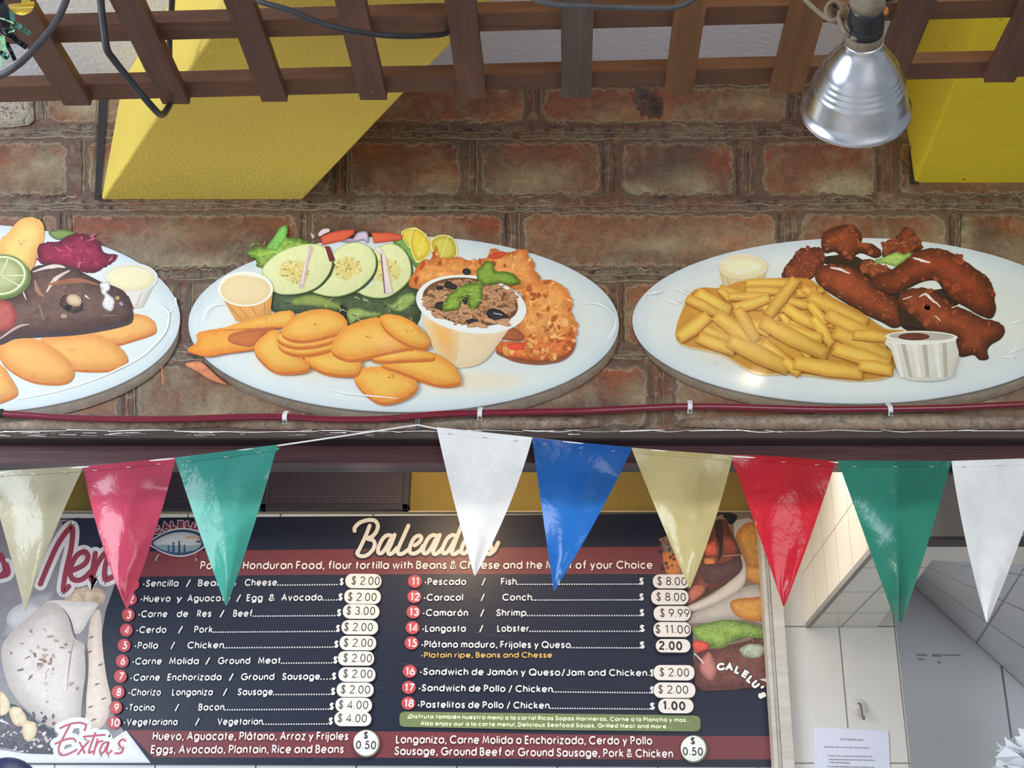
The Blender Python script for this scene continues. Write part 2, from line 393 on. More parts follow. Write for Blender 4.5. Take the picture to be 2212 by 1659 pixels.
# ------------------------------------------------------------------ printed shapes on a flat panel
class Sheet:
    """the printed face of a panel: later shapes lie a hair in front of earlier ones"""
    def __init__(s, y, k=0.8, step=0.00003, sat=.88): s.sat = sat; s.y = y; s.k = k; s.step = step; s.n = 0
    def up(s): s.n += 1; s.y -= s.step; return s.y
class Ink:
    def __init__(s, sheet): s.sh = sheet; s.v = []; s.f = []; s.c = []; s.m = []; s.y = sheet.up()
    def up(s): s.y = s.sh.up(); return s
    def _add(s, pts, faces, cols, mot, slope=0):
        n = len(s.v); s.k = (getattr(s, 'k', 0) + 1) % 7; y = s.y - s.k * .000004; q = max(1, len(pts) // 2)
        s.v += [P(p[0], p[1], y - slope * (i % q) / q) for i, p in enumerate(pts)]; s.c += cols; s.m += [mot] * len(pts)
        s.f += [tuple(i + n for i in q) for q in faces]
    def poly(s, pts, c0, c1=None, mot=0.05, sm=5, cen=None, rings=None, up=True, jit=0, shift=(0, 0), wid=.55, lit=.10, lump=.03):
        if up: s.up()
        pts = [Vector((p[0], p[1], 0)) for p in pts]
        if sm: pts = crom(pts, sm, True)
        if jit: pts = [p + Vector((rnd.uniform(-jit, jit), rnd.uniform(-jit, jit), 0)) for p in pts]
        k0 = s.ink(c0)
        if c1 is None:
            tri = tessellate_polygon([pts]); s._add(pts, [tuple(t) for t in tri], [k0] * len(pts), mot); return s
        k1 = s.ink(c1); B = np.array([(q.x, q.y) for q in pts]); B2 = np.roll(B, -1, 0)
        lo, hi = B.min(0), B.max(0)
        area = abs(np.sum(B[:, 0] * B2[:, 1] - B2[:, 0] * B[:, 1])) / 2
        h = max(2.5, math.sqrt(area) / 13)
        gx, gy = np.meshgrid(np.arange(lo[0] + h / 2, hi[0], h), np.arange(lo[1] + h / 2, hi[1], h))
        Q = np.stack([gx.ravel(), gy.ravel()], 1); Q = Q + nrng.uniform(-.25, .25, Q.shape) * h
        def dist(Q):
            d = B2 - B; L2 = np.maximum((d ** 2).sum(1), 1e-9)
            t = np.clip(((Q[:, None, :] - B[None]) * d[None]).sum(2) / L2[None], 0, 1)
            return np.sqrt((((B[None] + d[None] * t[..., None]) - Q[:, None, :]) ** 2).sum(2)).min(1)
        y1, y2, x1, x2 = B[:, 1], B2[:, 1], B[:, 0], B2[:, 0]
        if len(Q):
            cr = ((y1[None] > Q[:, 1:2]) != (y2[None] > Q[:, 1:2])) & (Q[:, 0:1] < (x2 - x1)[None] * (Q[:, 1:2] - y1[None]) / np.where(y2 == y1, 1e-9, y2 - y1)[None] + x1[None])
            Q = Q[(cr.sum(1) % 2) == 1]
        if len(Q): Q = Q[dist(Q) > h * .35]
        allp = [Vector((a, b_)) for a, b_ in B] + [Vector((a, b_)) for a, b_ in Q]; n = len(B)
        vo, eo, fo = delaunay_2d_cdt(allp, [(q, (q + 1) % n) for q in range(n)], [list(range(n))], 1, 1e-4)[:3]
        V = np.array([(q.x, q.y) for q in vo]); D = dist(V); dm = max(1e-3, D.max() * wid)
        t = np.clip(D / dm, 0, 1); t = t * t * (3 - 2 * t)
        ce = (lo + hi) / 2; R = max(hi - lo) / 2 + 1e-6
        br = 1 - lit * ((V - ce) @ np.array((.45, .85))) / R + nrng.uniform(-lump, lump, len(V)) * (D > 1)
        K0, K1 = np.array(k0[:3]), np.array(k1[:3])
        CC = (K0[None] * (1 - t[:, None]) + K1[None] * t[:, None]) * br[:, None]
        s._add([tuple(q) for q in V], [tuple(f) for f in fo], [tuple(np.clip(c_, 0, .96)) + (1.0,) for c_ in CC], mot); return s
    def ink(s, c):
        g = .30 * c[0] + .59 * c[1] + .11 * c[2]; f = s.sh.sat
        return col([g + (q - g) * f for q in c], s.sh.k)
    def ell(s, cx, cy, rx, ry, c0, c1=None, rot=0, mot=0.05, n=40, up=True, jit=0, a0=0, a1=360, shift=(0, 0), rings=None, wid=.55, lit=.04, lump=.01):
        cr, sr = math.cos(math.radians(rot)), math.sin(math.radians(rot)); pts = []
        m = n if a1 - a0 >= 360 else n + 1
        for i in range(m):
            a = math.radians(a0 + (a1 - a0) * i / n); x, y = rx * math.cos(a), ry * math.sin(a)
            if jit: q = 1 + rnd.uniform(-jit, jit); x *= q; y *= q
            pts.append((cx + x * cr - y * sr, cy + x * sr + y * cr))
        return s.poly(pts, c0, c1, mot, 0, None, rings, up, 0, shift, wid, lit, lump)
    def line(s, pts, w, c, mot=0.05, sm=4, up=True, jit=0, c1=None):
        if up: s.up()
        pts = [Vector((p[0], p[1], 0)) for p in pts]
        if sm and len(pts) > 2: pts = crom(pts, sm)
        if jit: pts = [p + Vector((rnd.uniform(-jit, jit) * .3, rnd.uniform(-jit, jit), 0)) for p in pts]
        if isinstance(w, (list, tuple)):
            N = len(pts); w = [w[0] + (w[1] - w[0]) * i / (N - 1) if len(w) == 2 else w[0] + (w[1] - w[0]) * (i * 2 / (N - 1)) if i * 2 < N else w[1] + (w[2] - w[1]) * (i * 2 / (N - 1) - 1) for i in range(N)]
        L, R = ribbon2(pts, w); n = len(L); k = s.ink(c)
        s._add(L + R, [(i, i + 1, n + i + 1, n + i) for i in range(n - 1)], [k] * (2 * n), mot, .0000035)
        hw = (w[0] if isinstance(w, list) else w) / 2; hw2 = (w[-1] if isinstance(w, list) else w) / 2
        if hw > 1.2:                                     # round ends
            for p, h in ((pts[0], hw), (pts[-1], hw2)):
                if h > .6: s.ell(p.x, p.y, h, h, c, None, 0, mot, 10, False)
        return s
    def rrect(s, cx, cy, w, h, r, c, mot=0.03, skew=0, up=True, wob=0):
        pts = []
        for sx, sy, a in ((1, 1, 0), (-1, 1, 90), (-1, -1, 180), (1, -1, 270)):
            for i in range(6):
                an = math.radians(a + i * 18)
                x = sx * (w / 2 - r) + r * math.cos(an); y = sy * (h / 2 - r) + r * math.sin(an)
                pts.append((cx + x, cy + y + skew * x + (rnd.uniform(-wob, wob) if wob else 0)))
        return s.poly(pts, c, None, mot, 0, up=up)
    def text(s, t, x0, x1, v0, v1, cap, c, w=.15, mot=0.02, up=True):
        """lettering whose baseline runs from (x0,v0) to (x1,v1); upright on the wall"""
        if up: s.up()
        strokes, nat = layout(t, w)
        A, B = P(x0, v0, s.y), P(x1, v1, s.y); ex = (B - A) / nat
        up_ = Vector((0, 0, (P((x0 + x1) / 2, (v0 + v1) / 2 - cap, s.y) - P((x0 + x1) / 2, (v0 + v1) / 2, s.y)).z))
        k = s.ink(c)
        for st in strokes:
            L, R = ribbon2(st, w); n = len(L)
            if not n: continue
            b = len(s.v); s.k = (getattr(s, 'k', 0) + 1) % 7; dy = Vector((0, -s.k * .000004, 0))
            for p in L + R: s.v.append(A + ex * p.x + up_ * p.y + dy); s.c.append(k); s.m.append(mot)
            s.f += [(b + i, b + i + 1, b + n + i + 1, b + n + i) for i in range(n - 1)]
        return s
    def dots(s, x0, x1, v0, v1, c, d=5.3, r=1.45):
        s.up(); n = max(2, int((x1 - x0) / d)); k = s.ink(c)
        for i in range(n + 1):
            t = i / n; x = x0 + (x1 - x0) * t; y = v0 + (v1 - v0) * t - r
            s._add([(x - r, y - r), (x + r, y - r), (x + r, y + r), (x - r, y + r)], [(0, 1, 2, 3)], [k] * 4, 0)
        return s
    def build(s, name, mat, parent, label=None, kind=None):
        o = obj(name, s.v, s.f, mat, parent)
        me = o.data
        a = me.attributes.new('ink', 'FLOAT_COLOR', 'POINT'); a.data.foreach_set('color', [x for c in s.c for x in c])
        b = me.attributes.new('mot', 'FLOAT', 'POINT'); b.data.foreach_set('value', s.m)
        if label: o['label'] = label
        if kind: o['kind'] = kind
        return o
def crop(x0, y0, sc, pts): return [(x0 + p[0] / sc, y0 + p[1] / sc) for p in pts]
# ------------------------------------------------------------------ materials of the place
M_brick_wall = plaster('bare_wall', (92, 78, 70))
M_ceiling = plaster('white_plaster', (216, 214, 226), 70, 0.8, 0.04)
M_floor = plain('floor_tile', (200, 200, 202), 0.5)
M_yellow = plaster('yellow_paint', (240, 209, 92), 110, 0.9, 0.05)
M_yellow_right = plaster('yellow_paint_speckled', (244, 216, 46), 60, 0.35, 0.05, stains=(120, 100, 20))
M_yellow_in = plaster('mustard_paint', (146, 126, 60), 60, 0.3, 0.12)
M_gap = plain('dark_gap', (34, 30, 34), 0.9)
M_maroon = wood('dark_maroon_wood', (56, 32, 36), (92, 52, 54), 0.35)
M_navy = wood('near_black_wood', (36, 26, 32), (54, 40, 46), 0.35)  # near-black wood for the lintel's undersides
M_brown_edge = wood('bare_board', (48, 40, 38), (84, 70, 62), 0.7)
M_lath = wood('brown_lath', (72, 46, 38), (112, 74, 58), 0.6, 'y')
M_lath_x = wood('brown_rail', (76, 48, 36), (120, 78, 54), 0.6, 'x')
M_lath_grey = wood('weathered_lath', (74, 60, 54), (108, 90, 80), 0.75, 'y')
M_lath_warm = wood('orange_lath', (92, 58, 34), (140, 92, 52), 0.6, 'y')
M_rubber = plain('grey_rubber', (72, 70, 76), 0.55, 0, 0.2, 60)
M_rubber_dark = plain('black_rubber', (44, 44, 50), 0.5, 0, 0.2, 60)
M_cord = plain('dusty_cord', (128, 114, 98), 0.8, 0, 0.25, 120)
M_black = plain('black_plastic', (38, 38, 42), 0.38, 0, 0.2, 80)
M_dust = plain('dusty_plastic', (126, 112, 94), 0.75, 0, 0.3, 60)
M_white_plastic = plain('white_plastic', (232, 230, 234), 0.4, 0, 0.04)
M_grey_clip = plain('grey_clip_metal', (120, 120, 124), 0.35, 0.6, 0.15)
M_screw = plain('dull_screw', (120, 112, 104), 0.4, 0.8)
M_white_string = plain('white_string', (236, 234, 232), 0.7, 0, 0.06)
M_hose = plain('dark_red_hose', (122, 24, 48), 0.2, 0, 0.15, 40, 0, 0.4)
M_hose_end = plain('green_hose_end', (40, 60, 52), 0.4)
M_trim = wood('cream_trim', (214, 206, 190), (240, 234, 222), 0.5, 'x')
M_grille = plain('black_mesh_frame', (46, 46, 58), 0.4, 0, 0.1)
M_dark = plain('dark_navy_blue', (42, 50, 92), 0.45, 0, 0.06)
M_paper = plain('notice_paper', (226, 228, 244), 0.6, 0, 0.03)
M_ink = plain('notice_ink', (60, 60, 72), 0.6)
M_pom = plain('white_crepe_paper', (240, 244, 255), 0.6, 0, 0.04, 20, 0.2)
M_smudge = plain('grey_smudge', (150, 148, 146), 0.6)
M_granular = plaster('grey_render', (150, 138, 132), 60, 0.4, 0.08, stains=(104, 94, 90))
M_strip = wood('dark_strip', (52, 44, 42), (84, 72, 68), 0.6)
# alu shade
m, nt, b = new_mat('spun_aluminium'); M_alu = m
n = noise(nt, 30, 5, 0.6, objco(nt)); r = ramp(nt, n.outputs['Fac'], [(0.3, (.62, .63, .68, 1)), (0.7, (.82, .83, .86, 1))])
nt.links.new(r.outputs[0], b.inputs['Base Color']); b.inputs['Metallic'].default_value = 1; b.inputs['Roughness'].default_value = 0.27
bump(nt, b, noise(nt, 14, 4, 0.6, objco(nt)).outputs['Fac'], 0.08, 0.01)
# black mesh: little round holes
m, nt, b = new_mat('perforated_mesh'); M_mesh = m
t = nt.nodes.new('ShaderNodeTexCoord'); sep = nt.nodes.new('ShaderNodeSeparateXYZ'); nt.links.new(t.outputs['Object'], sep.inputs[0])
def cell(sock): return math_(nt, 'ABSOLUTE', math_(nt, 'SUBTRACT', math_(nt, 'FRACT', math_(nt, 'MULTIPLY', math_(nt, 'ADD', sock, 10.0), 112.0)), 0.5))
dd = math_(nt, 'MAXIMUM', cell(sep.outputs[0]), cell(sep.outputs[2]))
r = ramp(nt, dd, [(0.26, col((20, 20, 30))), (0.34, col((66, 58, 76)))])
nt.links.new(r.outputs[0], b.inputs['Base Color']); b.inputs['Roughness'].default_value = 0.5
YW = 2.70
def struct(o): o['kind'] = 'structure'; return o
def zr(v, y): return P(PX0, v, y).z
def xr(u, v, y): return P(u, v, y).x

# ------------------------------------------------------------------ setting
ZC = CAM_Z + 2.07
z_lip = zr(947, 2.69)
struct(MB().box(-3.6, 3.6, -3.4, 6.0, -0.1, 0.0).build('floor', M_floor))
struct(MB().box(-3.6, 3.6, -1.2, 2.8, ZC, ZC + 0.12).build('ceiling', M_ceiling))
struct(MB().box(-3.6, 3.6, 2.7045, 2.80, z_lip, ZC).build('wall_front', M_brick_wall))
struct(MB().box(-3.6, 3.6, 2.70, 2.80, 0.0, 1.05).build('wall_counter', M_yellow_in))
# stepped timber lintel under the mural (seen from below)
lint = MB().box(-3.6, 3.6, 2.688, 2.738, z_lip, zr(930, 2.688)).build('trim_1', M_brown_edge); struct(lint)
z2 = zr(1000, 2.738)
struct(MB().box(-3.6, 3.6, 2.7385, 2.775, z2, z_lip + 0.004).build('trim_2', M_maroon))
struct(MB().box(-3.6, 3.6, 2.7755, 2.812, z2 + 0.002, z_lip + 0.02).build('trim_3', M_navy))
z3 = zr(1000, 2.738)
und = MB().box(-3.6, 3.6, 2.700, 2.7378, z_lip - 0.0012, z_lip).build('trim_4', M_navy); struct(und)
# kitchen behind
z_sign_top = zr(1106, 3.9)
X_R = xr(1668, 1400, 3.9)
struct(MB().box(-3.6, X_R + .3, 3.9, 4.0, z_sign_top, 3.2).build('wall_back', M_yellow_in))
M_tile_b = tile('white_tile', (246, 248, 252), (120, 116, 116), 0.312, 0.40, (1.60, 0.05), mortar=0.005)
struct(MB().box(-3.6, X_R + .3, 3.9, 4.0, 0.0, z_sign_top).build('wall_kitchen', M_tile_b, origin=(0, 3.9, 0)))
struct(MB().box(-3.6, 3.6, 2.815, 6.0, 3.2, 3.3).build('ceiling', M_ceiling))
struct(MB().box(-3.7, -3.6, 2.7, 6.0, 0.0, 3.3).build('wall_left', M_ceiling))
struct(MB().box(3.6, 3.7, 2.7, 6.0, 0.0, 3.3).build('wall_right', M_ceiling))
# tiled pillar, tiled beam over it, sloping tiled soffit and recess on the right
YP = 3.85; HB = 0.811
xa, xb = xr(1697, 1500, YP), xr(1951, 1500, YP)
M_tile_p = tile('cream_wall_tile', (220, 215, 208), (132, 126, 118), 0.178, 0.42, (-xr(1822, 1480, YP), -(CAM_Z + .39)), mortar=0.0045)
pil = MB().box(xa, xb, YP, 4.3, 0.0, 3.2).build('wall_pillar', M_tile_p, origin=(0, YP, 0)); struct(pil)
bot = [H(*q, HB) for q in ((1743, 1355), (1890, 1362), (1925, 1313), (1960, 1280), (2013, 1210), (2100, 1214), (2420, 1232), (2420, 1180), (1893, 1180))]
top = [Vector((p.x, p.y, 3.2)) for p in bot]
bot[0].x = bot[8].x = (bot[0].x + bot[8].x) / 2; top[0].x = top[8].x = bot[0].x
M_tile_s = tile('beam_tile', (226, 220, 208), (132, 128, 122), 0.178, 0.27, (-xr(1815, 1360, YP), -3.105), mortar=0.007, axes='xy')
M_tile_l = tile('beam_side_tile', (246, 236, 214), (150, 138, 118), 0.172, 0.174, (-3.85, -(CAM_Z + .985)), mortar=0.003, axes='yz')
mb = MB().prism(bot, top)
bm_ = obj('wall_beam', mb.v, mb.f, [M_tile_s, M_tile_l], None, origin=(0, 0, 0)); struct(bm_)
for p in bm_.data.polygons:
    if abs(p.normal.z) < .5 and p.center.x < bot[0].x + .05: p.material_index = 1
edge_ = MB().box(bot[0].x - .004, bot[0].x + .010, bot[8].y, YP, CAM_Z + HB - .004, CAM_Z + HB + .012).build('trim_5', plain('grout_edge', (150, 146, 138), .7)); struct(edge_)
YR = 4.18
D_, C_ = P(1880, 1180, YR), P(2330, 1592, YR); A_, B_ = H(1985, 1209, HB + .01), H(2420, 1232, HB + .01)
N_ = 12; V_, F_, U_ = [], [], []
for i in range(N_ + 1):
    for j in range(N_ + 1):
        s_, t_ = i / N_, j / N_
        V_.append((D_ * (1 - s_) + C_ * s_) * (1 - t_) + (A_ * (1 - s_) + B_ * s_) * t_); U_.append((s_, t_))
for i in range(N_):
    for j in range(N_): F_.append((i * (N_ + 1) + j, (i + 1) * (N_ + 1) + j, (i + 1) * (N_ + 1) + j + 1, i * (N_ + 1) + j + 1))
M_tile_so = tile('soffit_tile', (214, 214, 216), (128, 128, 130), 0.45, 0.30, (-.52, 0), mortar=0.010, axes='xy', uv=True)
struct(obj('wall_soffit', V_, F_, M_tile_so, None, uv=U_))
M_tile_r = tile('recess_tile', (214, 216, 220), (126, 126, 130), 0.62, 3.0, (-xr(2172, 1520, YR), -0.02), mortar=0.008)
struct(MB().box(xb - .02, 3.6, YR, YR + .1, 0.0, 3.2).build('wall_recess', M_tile_r, origin=(0, YR, 0)))
yf = bot[8].y
struct(MB().box(bot[8].x + .02, 3.6, yf - .06, yf - .004, zr(1162, yf - .05), 3.2).build('wall_fascia', M_granular))
struct(MB().box(bot[8].x + .02, 3.6, yf - .062, yf - .002, CAM_Z + HB - .002, zr(1162, yf - .05)).build('trim_6', M_strip))
tr = MB()
for a, b_, d in ((1656, 1664, .008), (1665, 1672, .0), (1673, 1697, .012)):
    tr.box(xr(a, 1400, 3.83), xr(b_, 1400, 3.83), 3.83 - d, 3.9, 1.5, 3.2)
struct(tr.build('trim_7', M_trim))
sm = MB()
for x0, x1, y0, y1 in ((1980, 2002, 1413, 1417), (2014, 2034, 1413, 1419), (2037, 2075, 1414, 1417), (1984, 1996, 1422, 1426), (2026, 2031, 1428, 1434)):
    a, b_ = P(x0, y1, YR), P(x1, y0, YR); sm.box(a.x, b_.x, YR - .0012, YR, a.z, b_.z)
tag(sm.build('wall_scuff', M_smudge), 'faint grey scuff marks on the pale recessed wall', 'scuff mark')

# yellow painted ceiling beams
def beam(name, pa, pb, d, ln, mat):
    a, b_ = Vector(pa), Vector(pb); d = Vector((d[0], d[1], 0)).normalized() * ln
    e = Vector((0, .02, 0)); q = [a + e, b_ + e, b_ + d, a + d]
    o = MB().prism(q, [Vector((p.x, p.y, ZC)) for p in q]).build(name, mat, None)
    bv = o.modifiers.new('bevel', 'BEVEL'); bv.width = .006; bv.segments = 2
    return struct(o)
pA, pB = P(208, 430, YW), P(645, 428, YW); pB.z = pA.z
beam('trim_8', pA, pB, (.585, -.811), 1.9, M_yellow)
pA2, pB2 = P(1976, 394, YW), P(2560, 394, YW); pB2.z = pA2.z
beam('trim_9', pA2, pB2, (-.045, -1), 1.9, M_yellow_right)

# ------------------------------------------------------------------ trellis of laths hung under the ceiling
HT = 1.50; KT = -0.040
tre = empty('wooden_trellis', H(1245, 213, HT), 'brown wooden lath trellis hanging below the white ceiling', 'trellis')
ends = [(168, 228, 0), (380, 225, 0), (594, 220, 0), (807, 216, 0), (1020, 214, 0), (1245, 212, 1), (1467, 205, 2), (1698, 200, 2), (1913, 192, 0), (2158, 178, 0)]
wids = [.056, .055, .052, .054, .056, .060, .056, .066, .062, .060]
for i, ((u, v, k), w) in enumerate(zip(ends, wids)):
    p = H(u, v, HT); ye = p.y
    x = p.x
    mb = MB()
    N_ = 10
    for j in range(N_ + 1):
        y = 1.15 + (ye - 1.15) * j / N_; jx = rnd.uniform(-.0008, .0008)
        mb.v += [Vector((x - w / 2 + jx, y, CAM_Z + HT)), Vector((x + w / 2 + jx, y, CAM_Z + HT)), Vector((x + w / 2 + jx, y, CAM_Z + HT + .022)), Vector((x - w / 2 + jx, y, CAM_Z + HT + .022))]
        if j:
            a = (j - 1) * 4
            mb.f += [(a + q, a + (q + 1) % 4, a + 4 + (q + 1) % 4, a + 4 + q) for q in range(4)]
    mb.f += [(0, 1, 2, 3), (N_ * 4, N_ * 4 + 1, N_ * 4 + 2, N_ * 4 + 3)]
    s = mb.build('slat', [M_lath, M_lath_grey, M_lath_warm][k], tre)
    MB().lathe((x + rnd.uniform(-.004, .004), ye - .028, CAM_Z + HT - .0012), (0, 0, 1), [(0, .0001), (0, .0032), (.0015, .0034)], 10).build('nail', M_screw, s)
for y0 in (1.967, 1.787, 1.61):
    mb = MB(); xs = [-1.9 + i * .2 for i in range(20)]
    for i, x in enumerate(xs):
        yy = y0 + .045 + KT * x; j1, j2 = rnd.uniform(-.0015, .0015), rnd.uniform(-.001, .001)
        mb.v += [Vector((x, yy - .05 + j1, CAM_Z + HT + .0225)), Vector((x, yy, CAM_Z + HT + .0225)), Vector((x, yy, CAM_Z + HT + .05 + j2)), Vector((x, yy - .05 + j1, CAM_Z + HT + .05 + j2))]
        if i:
            a = (i - 1) * 4; mb.f += [(a + q, a + (q + 1) % 4, a + 4 + (q + 1) % 4, a + 4 + q) for q in range(4)]
    a = (len(xs) - 1) * 4; mb.f += [(0, 1, 2, 3), (a, a + 1, a + 2, a + 3)]
    mb.build('rail', M_lath_x, tre)

# ------------------------------------------------------------------ cables looped round the trellis
def dp(u, v, depth):                              # a point on the pixel's ray at a distance along y
    return P(u, v, depth)
def cable(name, label, pts, r, mat, n=8):
    o = MB().tube(crom([dp(*p) for p in pts], n), r, 10).build(name, mat, None, True)
    return tag(o, label, 'cable')
cable('cable', 'thick grey cable swinging across the far left end of the trellis', [(160, -60, 1.55), (143, 0, 1.55), (118, 52, 1.56), (75, 105, 1.57), (35, 143, 1.58), (-5, 166, 1.6), (-50, 182, 1.6)], .0058, M_rubber)
cable('cable', 'dark cable hanging in a loop in front of the left yellow beam', [(216, -60, 1.62), (218, 5, 1.62), (224, 60, 1.64), (231, 105, 1.66), (245, 128, 1.68), (290, 185, 1.72), (330, 232, 1.76), (344, 246, 1.82), (352, 247, 1.90), (361, 236, 2.0), (371, 215, 2.075), (374, 190, 2.095), (368, 150, 2.095), (366, 100, 2.09), (368, 60, 2.05), (372, 0, 1.97), (374, -60, 1.9)], .0062, M_rubber_dark, 8)
cable('cable', 'black cable sagging over the fourth slat in front of the yellow beam', [(520, -30, 1.60), (560, 2, 1.60), (620, 20, 1.60), (680, 45, 1.61), (740, 63, 1.62), (800, 73, 1.64), (860, 78, 1.66), (920, 77, 1.69), (955, 74, 1.76), (975, 67, 1.88), (990, 60, 1.93)], .0052, M_rubber_dark)
cable('cable', 'thin grey cable draped along the top edge above the middle slats', [(1120, -25, 1.55), (1160, 0, 1.55), (1200, 10, 1.55), (1260, 13, 1.55), (1340, 16, 1.56), (1430, 18, 1.56), (1470, 13, 1.56), (1500, -4, 1.56), (1510, -30, 1.56)], .0048, M_rubber)

# ------------------------------------------------------------------ clamp lamp
DL = 2.06
cdir = ray(1849, 235); L0 = Vector((0, 0, CAM_Z)) + cdir * (DL / cdir.length * math.sqrt(1 + ((1849 - PX0) / FPX) ** 2 + ((PY0 - 235) / FPX) ** 2) / 1.0) * .97
f_ = cdir.normalized(); r_ = f_.cross(Vector((0, 0, 1))).normalized(); u_ = r_.cross(f_)
AX = (r_ * (.76 * .225) + u_ * (.76 * .974) - f_ * .65).normalized()
lamp = empty('clamp_lamp', L0, 'silver aluminium clamp lamp with black socket in front of the brick mural', 'lamp')
R0 = .0872
prof = [(-.004, R0 * 1.0), (-.005, R0 * 1.035), (-.001, R0 * 1.05), (.004, R0 * 1.03), (.006, R0 * .985), (.020, R0 * .945), (.038, R0 * .90), (.050, R0 * .865)]
t = .050; rr = R0 * .865
for k in range(4):                                  # the ring-shaped steps
    prof += [(t + .003, rr * .995), (t + .0055, rr * .955), (t + .009, rr * .945)]; t += .009; rr *= .945
prof += [(t + .012, R0 * .60), (t + .024, R0 * .50), (t + .034, R0 * .42), (t + .040, R0 * .375), (t + .046, R0 * .355), (t + .050, R0 * .36), (t + .053, R0 * .33)]
sh = MB().lathe(L0, AX, prof, 72).build('lamp_shade', M_alu, lamp, True)
sh.modifiers.new('thickness', 'SOLIDIFY').thickness = .0012
tn = t + .048
sk = MB().lathe(L0 + AX * tn, AX, [(0, .028), (.002, .0295), (.018, .0285), (.020, .0275)], 40, True).build('collar', M_dust, lamp, True)
sk = MB().lathe(L0 + AX * (tn + .020), AX, [(0, .0285), (.012, .0285), (.013, .0278), (.016, .0278), (.017, .0285), (.040, .0265), (.048, .0262)], 40, True).build('socket', M_black, lamp, True)
cp = MB().lathe(L0 + AX * (tn + .068), AX, [(0, .0265), (.010, .0285), (.020, .0275), (.030, .022), (.036, .0165), (.056, .0150), (.058, .013), (.058, .009)], 40, True).build('socket_cap', M_dust, lamp, True)
kb = L0 + AX * (tn + .088) + r_ * .026 - u_ * .004
MB().lathe(kb, (r_ * .9 - f_ * .3), [(0, .012), (.006, .013), (.012, .010), (.013, .002)], 20, True).build('switch_knob', M_black, lamp, True)
sw = L0 + AX * (tn + .052) + r_ * .0265 - f_ * .01
MB().lathe(sw, (r_ * .8 - f_ * .6), [(0, .007), (.003, .006), (.004, .001)], 14, True).build('maker_label', plain('orange_label', (196, 120, 52), .6), lamp, True)
ce = L0 + AX * (tn + .122)
MB().tube(crom([ce, ce + AX * .03, ce + AX * .06 + Vector((0, -.01, .02)), ce + AX * .09 + Vector((.0, -.04, .06))], 6), .0055, 10).build('cord', M_cord, lamp, True)
bul = L0 + AX * .012
MB().lathe(bul, AX, [(-.018, .001), (-.016, .012), (-.006, .024), (.010, .030), (.028, .024), (.05, .015), (.07, .013)], 24).build('bulb', M_white_plastic, lamp, True)
# knotted cord beside the lamp
def lp(u, v, d): return dp(u, v, d)
kn = MB()
yk = 1.50
kn.tube(crom([lp(1715, -35, yk), lp(1740, 0, yk), lp(1768, 26, yk), lp(1790, 42, yk), lp(1812, 46, yk)], 6), .0036, 9)
coil = []
for i in range(60):
    a = i / 60 * 2 * PI * 3.4; coil.append(lp(1797 + i * .34 + 17 * math.cos(a), 24 + i * .1 + 21 * math.sin(a), yk - .004 + i * .0004))
kn.tube(coil, .0036, 8)
for ph in (0, PI):
    pts = []
    for i in range(26):
        s_ = i / 25; a = s_ * 11 + ph
        pts.append(lp(1812 + 58 * s_ + 6 * math.sin(a), 44 + 38 * s_ + 7 * math.cos(a), yk + .006 * math.sin(a)))
    kn.tube(pts, .0036, 8)
kn.tube(crom([lp(1815, 50, yk), lp(1822, 66, yk - .006), lp(1834, 76, yk), lp(1846, 70, yk + .005), lp(1842, 84, yk - .004), lp(1858, 80, yk)], 5), .0038, 8)
tag(kn.build('knotted_cord', M_cord, None, True), 'dusty grey knotted cord coiled beside the silver lamp socket', 'cord')

# ------------------------------------------------------------------ foil tinsel in the top left corner
m_f = {}
for nm, c in (('gold', (222, 196, 92)), ('green', (120, 205, 160)), ('teal', (88, 140, 126)), ('dark', (48, 50, 58)), ('pale', (190, 240, 195))):
    m_f[nm] = plain('foil_' + nm, c, .25, .55, .1)
tin = empty('tinsel_garland', dp(0, 70, 1.5), 'green and gold foil tinsel hanging in the top left corner', 'tinsel')
def strip(pts, w, mat, d=1.5):
    L, R = ribbon2(pts, w); n = len(L); V = []
    for k, p in enumerate(L + R):
        V.append(dp(p.x, p.y, d + .004 * math.sin((k % n) * 1.3)))
    o = obj('foil_strip', V, [(i, i + 1, n + i + 1, n + i) for i in range(n - 1)], mat, tin)
    o.modifiers.new('t', 'SOLIDIFY').thickness = .0006
strip([(46, 8), (66, 8)], 34, m_f['gold'], 1.49); strip([(20, 14), (74, 7)], 8, m_f['gold'], 1.488)
gp = crom([(19, 9, 0), (45, 7, 0), (73, 5, 0), (73, 14, 0), (66, 26, 0), (50, 33, 0), (32, 29, 0), (22, 19, 0)], 4, True)
obj('foil_strip', [dp(p.x, p.y, 1.487 + .004 * math.sin(i * .6)) for i, p in enumerate(gp)], [tuple(t) for t in tessellate_polygon([gp])], m_f['gold'], tin)
for pts, w, k, d in (([(28, 50), (46, 60), (64, 74)], 11, 'teal', 1.493), ([(4, 78), (7, 95), (9, 109)], 11, 'pale', 1.492), ([(-2, 120), (2, 145)], 8, 'pale', 1.491),
                  ([(0, 112), (10, 120), (18, 124)], 12, 'teal', 1.494), ([(-4, 38), (10, 42), (29, 50)], 3, 'pale', 1.489), ([(18, 70), (30, 66), (26, 60), (22, 58)], 3, 'green', 1.488),
                  ([(-5, 0), (8, 25), (12, 60), (6, 75)], 22, 'dark', 1.50), ([(14, 92), (24, 112), (32, 130)], 9, 'dark', 1.495), ([(24, 22), (28, 46)], 10, 'teal', 1.497), ([(10, 114), (16, 120), (20, 126)], 5, 'pale', 1.49),
                  ([(0, 66), (20, 74), (40, 90), (58, 102)], 12, 'dark', 1.505), ([(-6, 60), (12, 66), (22, 74)], 8, 'dark', 1.496)):
    strip([tuple(q) for q in crom([(a, b_, 0) for a, b_ in pts], 4)] if len(pts) > 2 else pts, w, m_f[k], d)

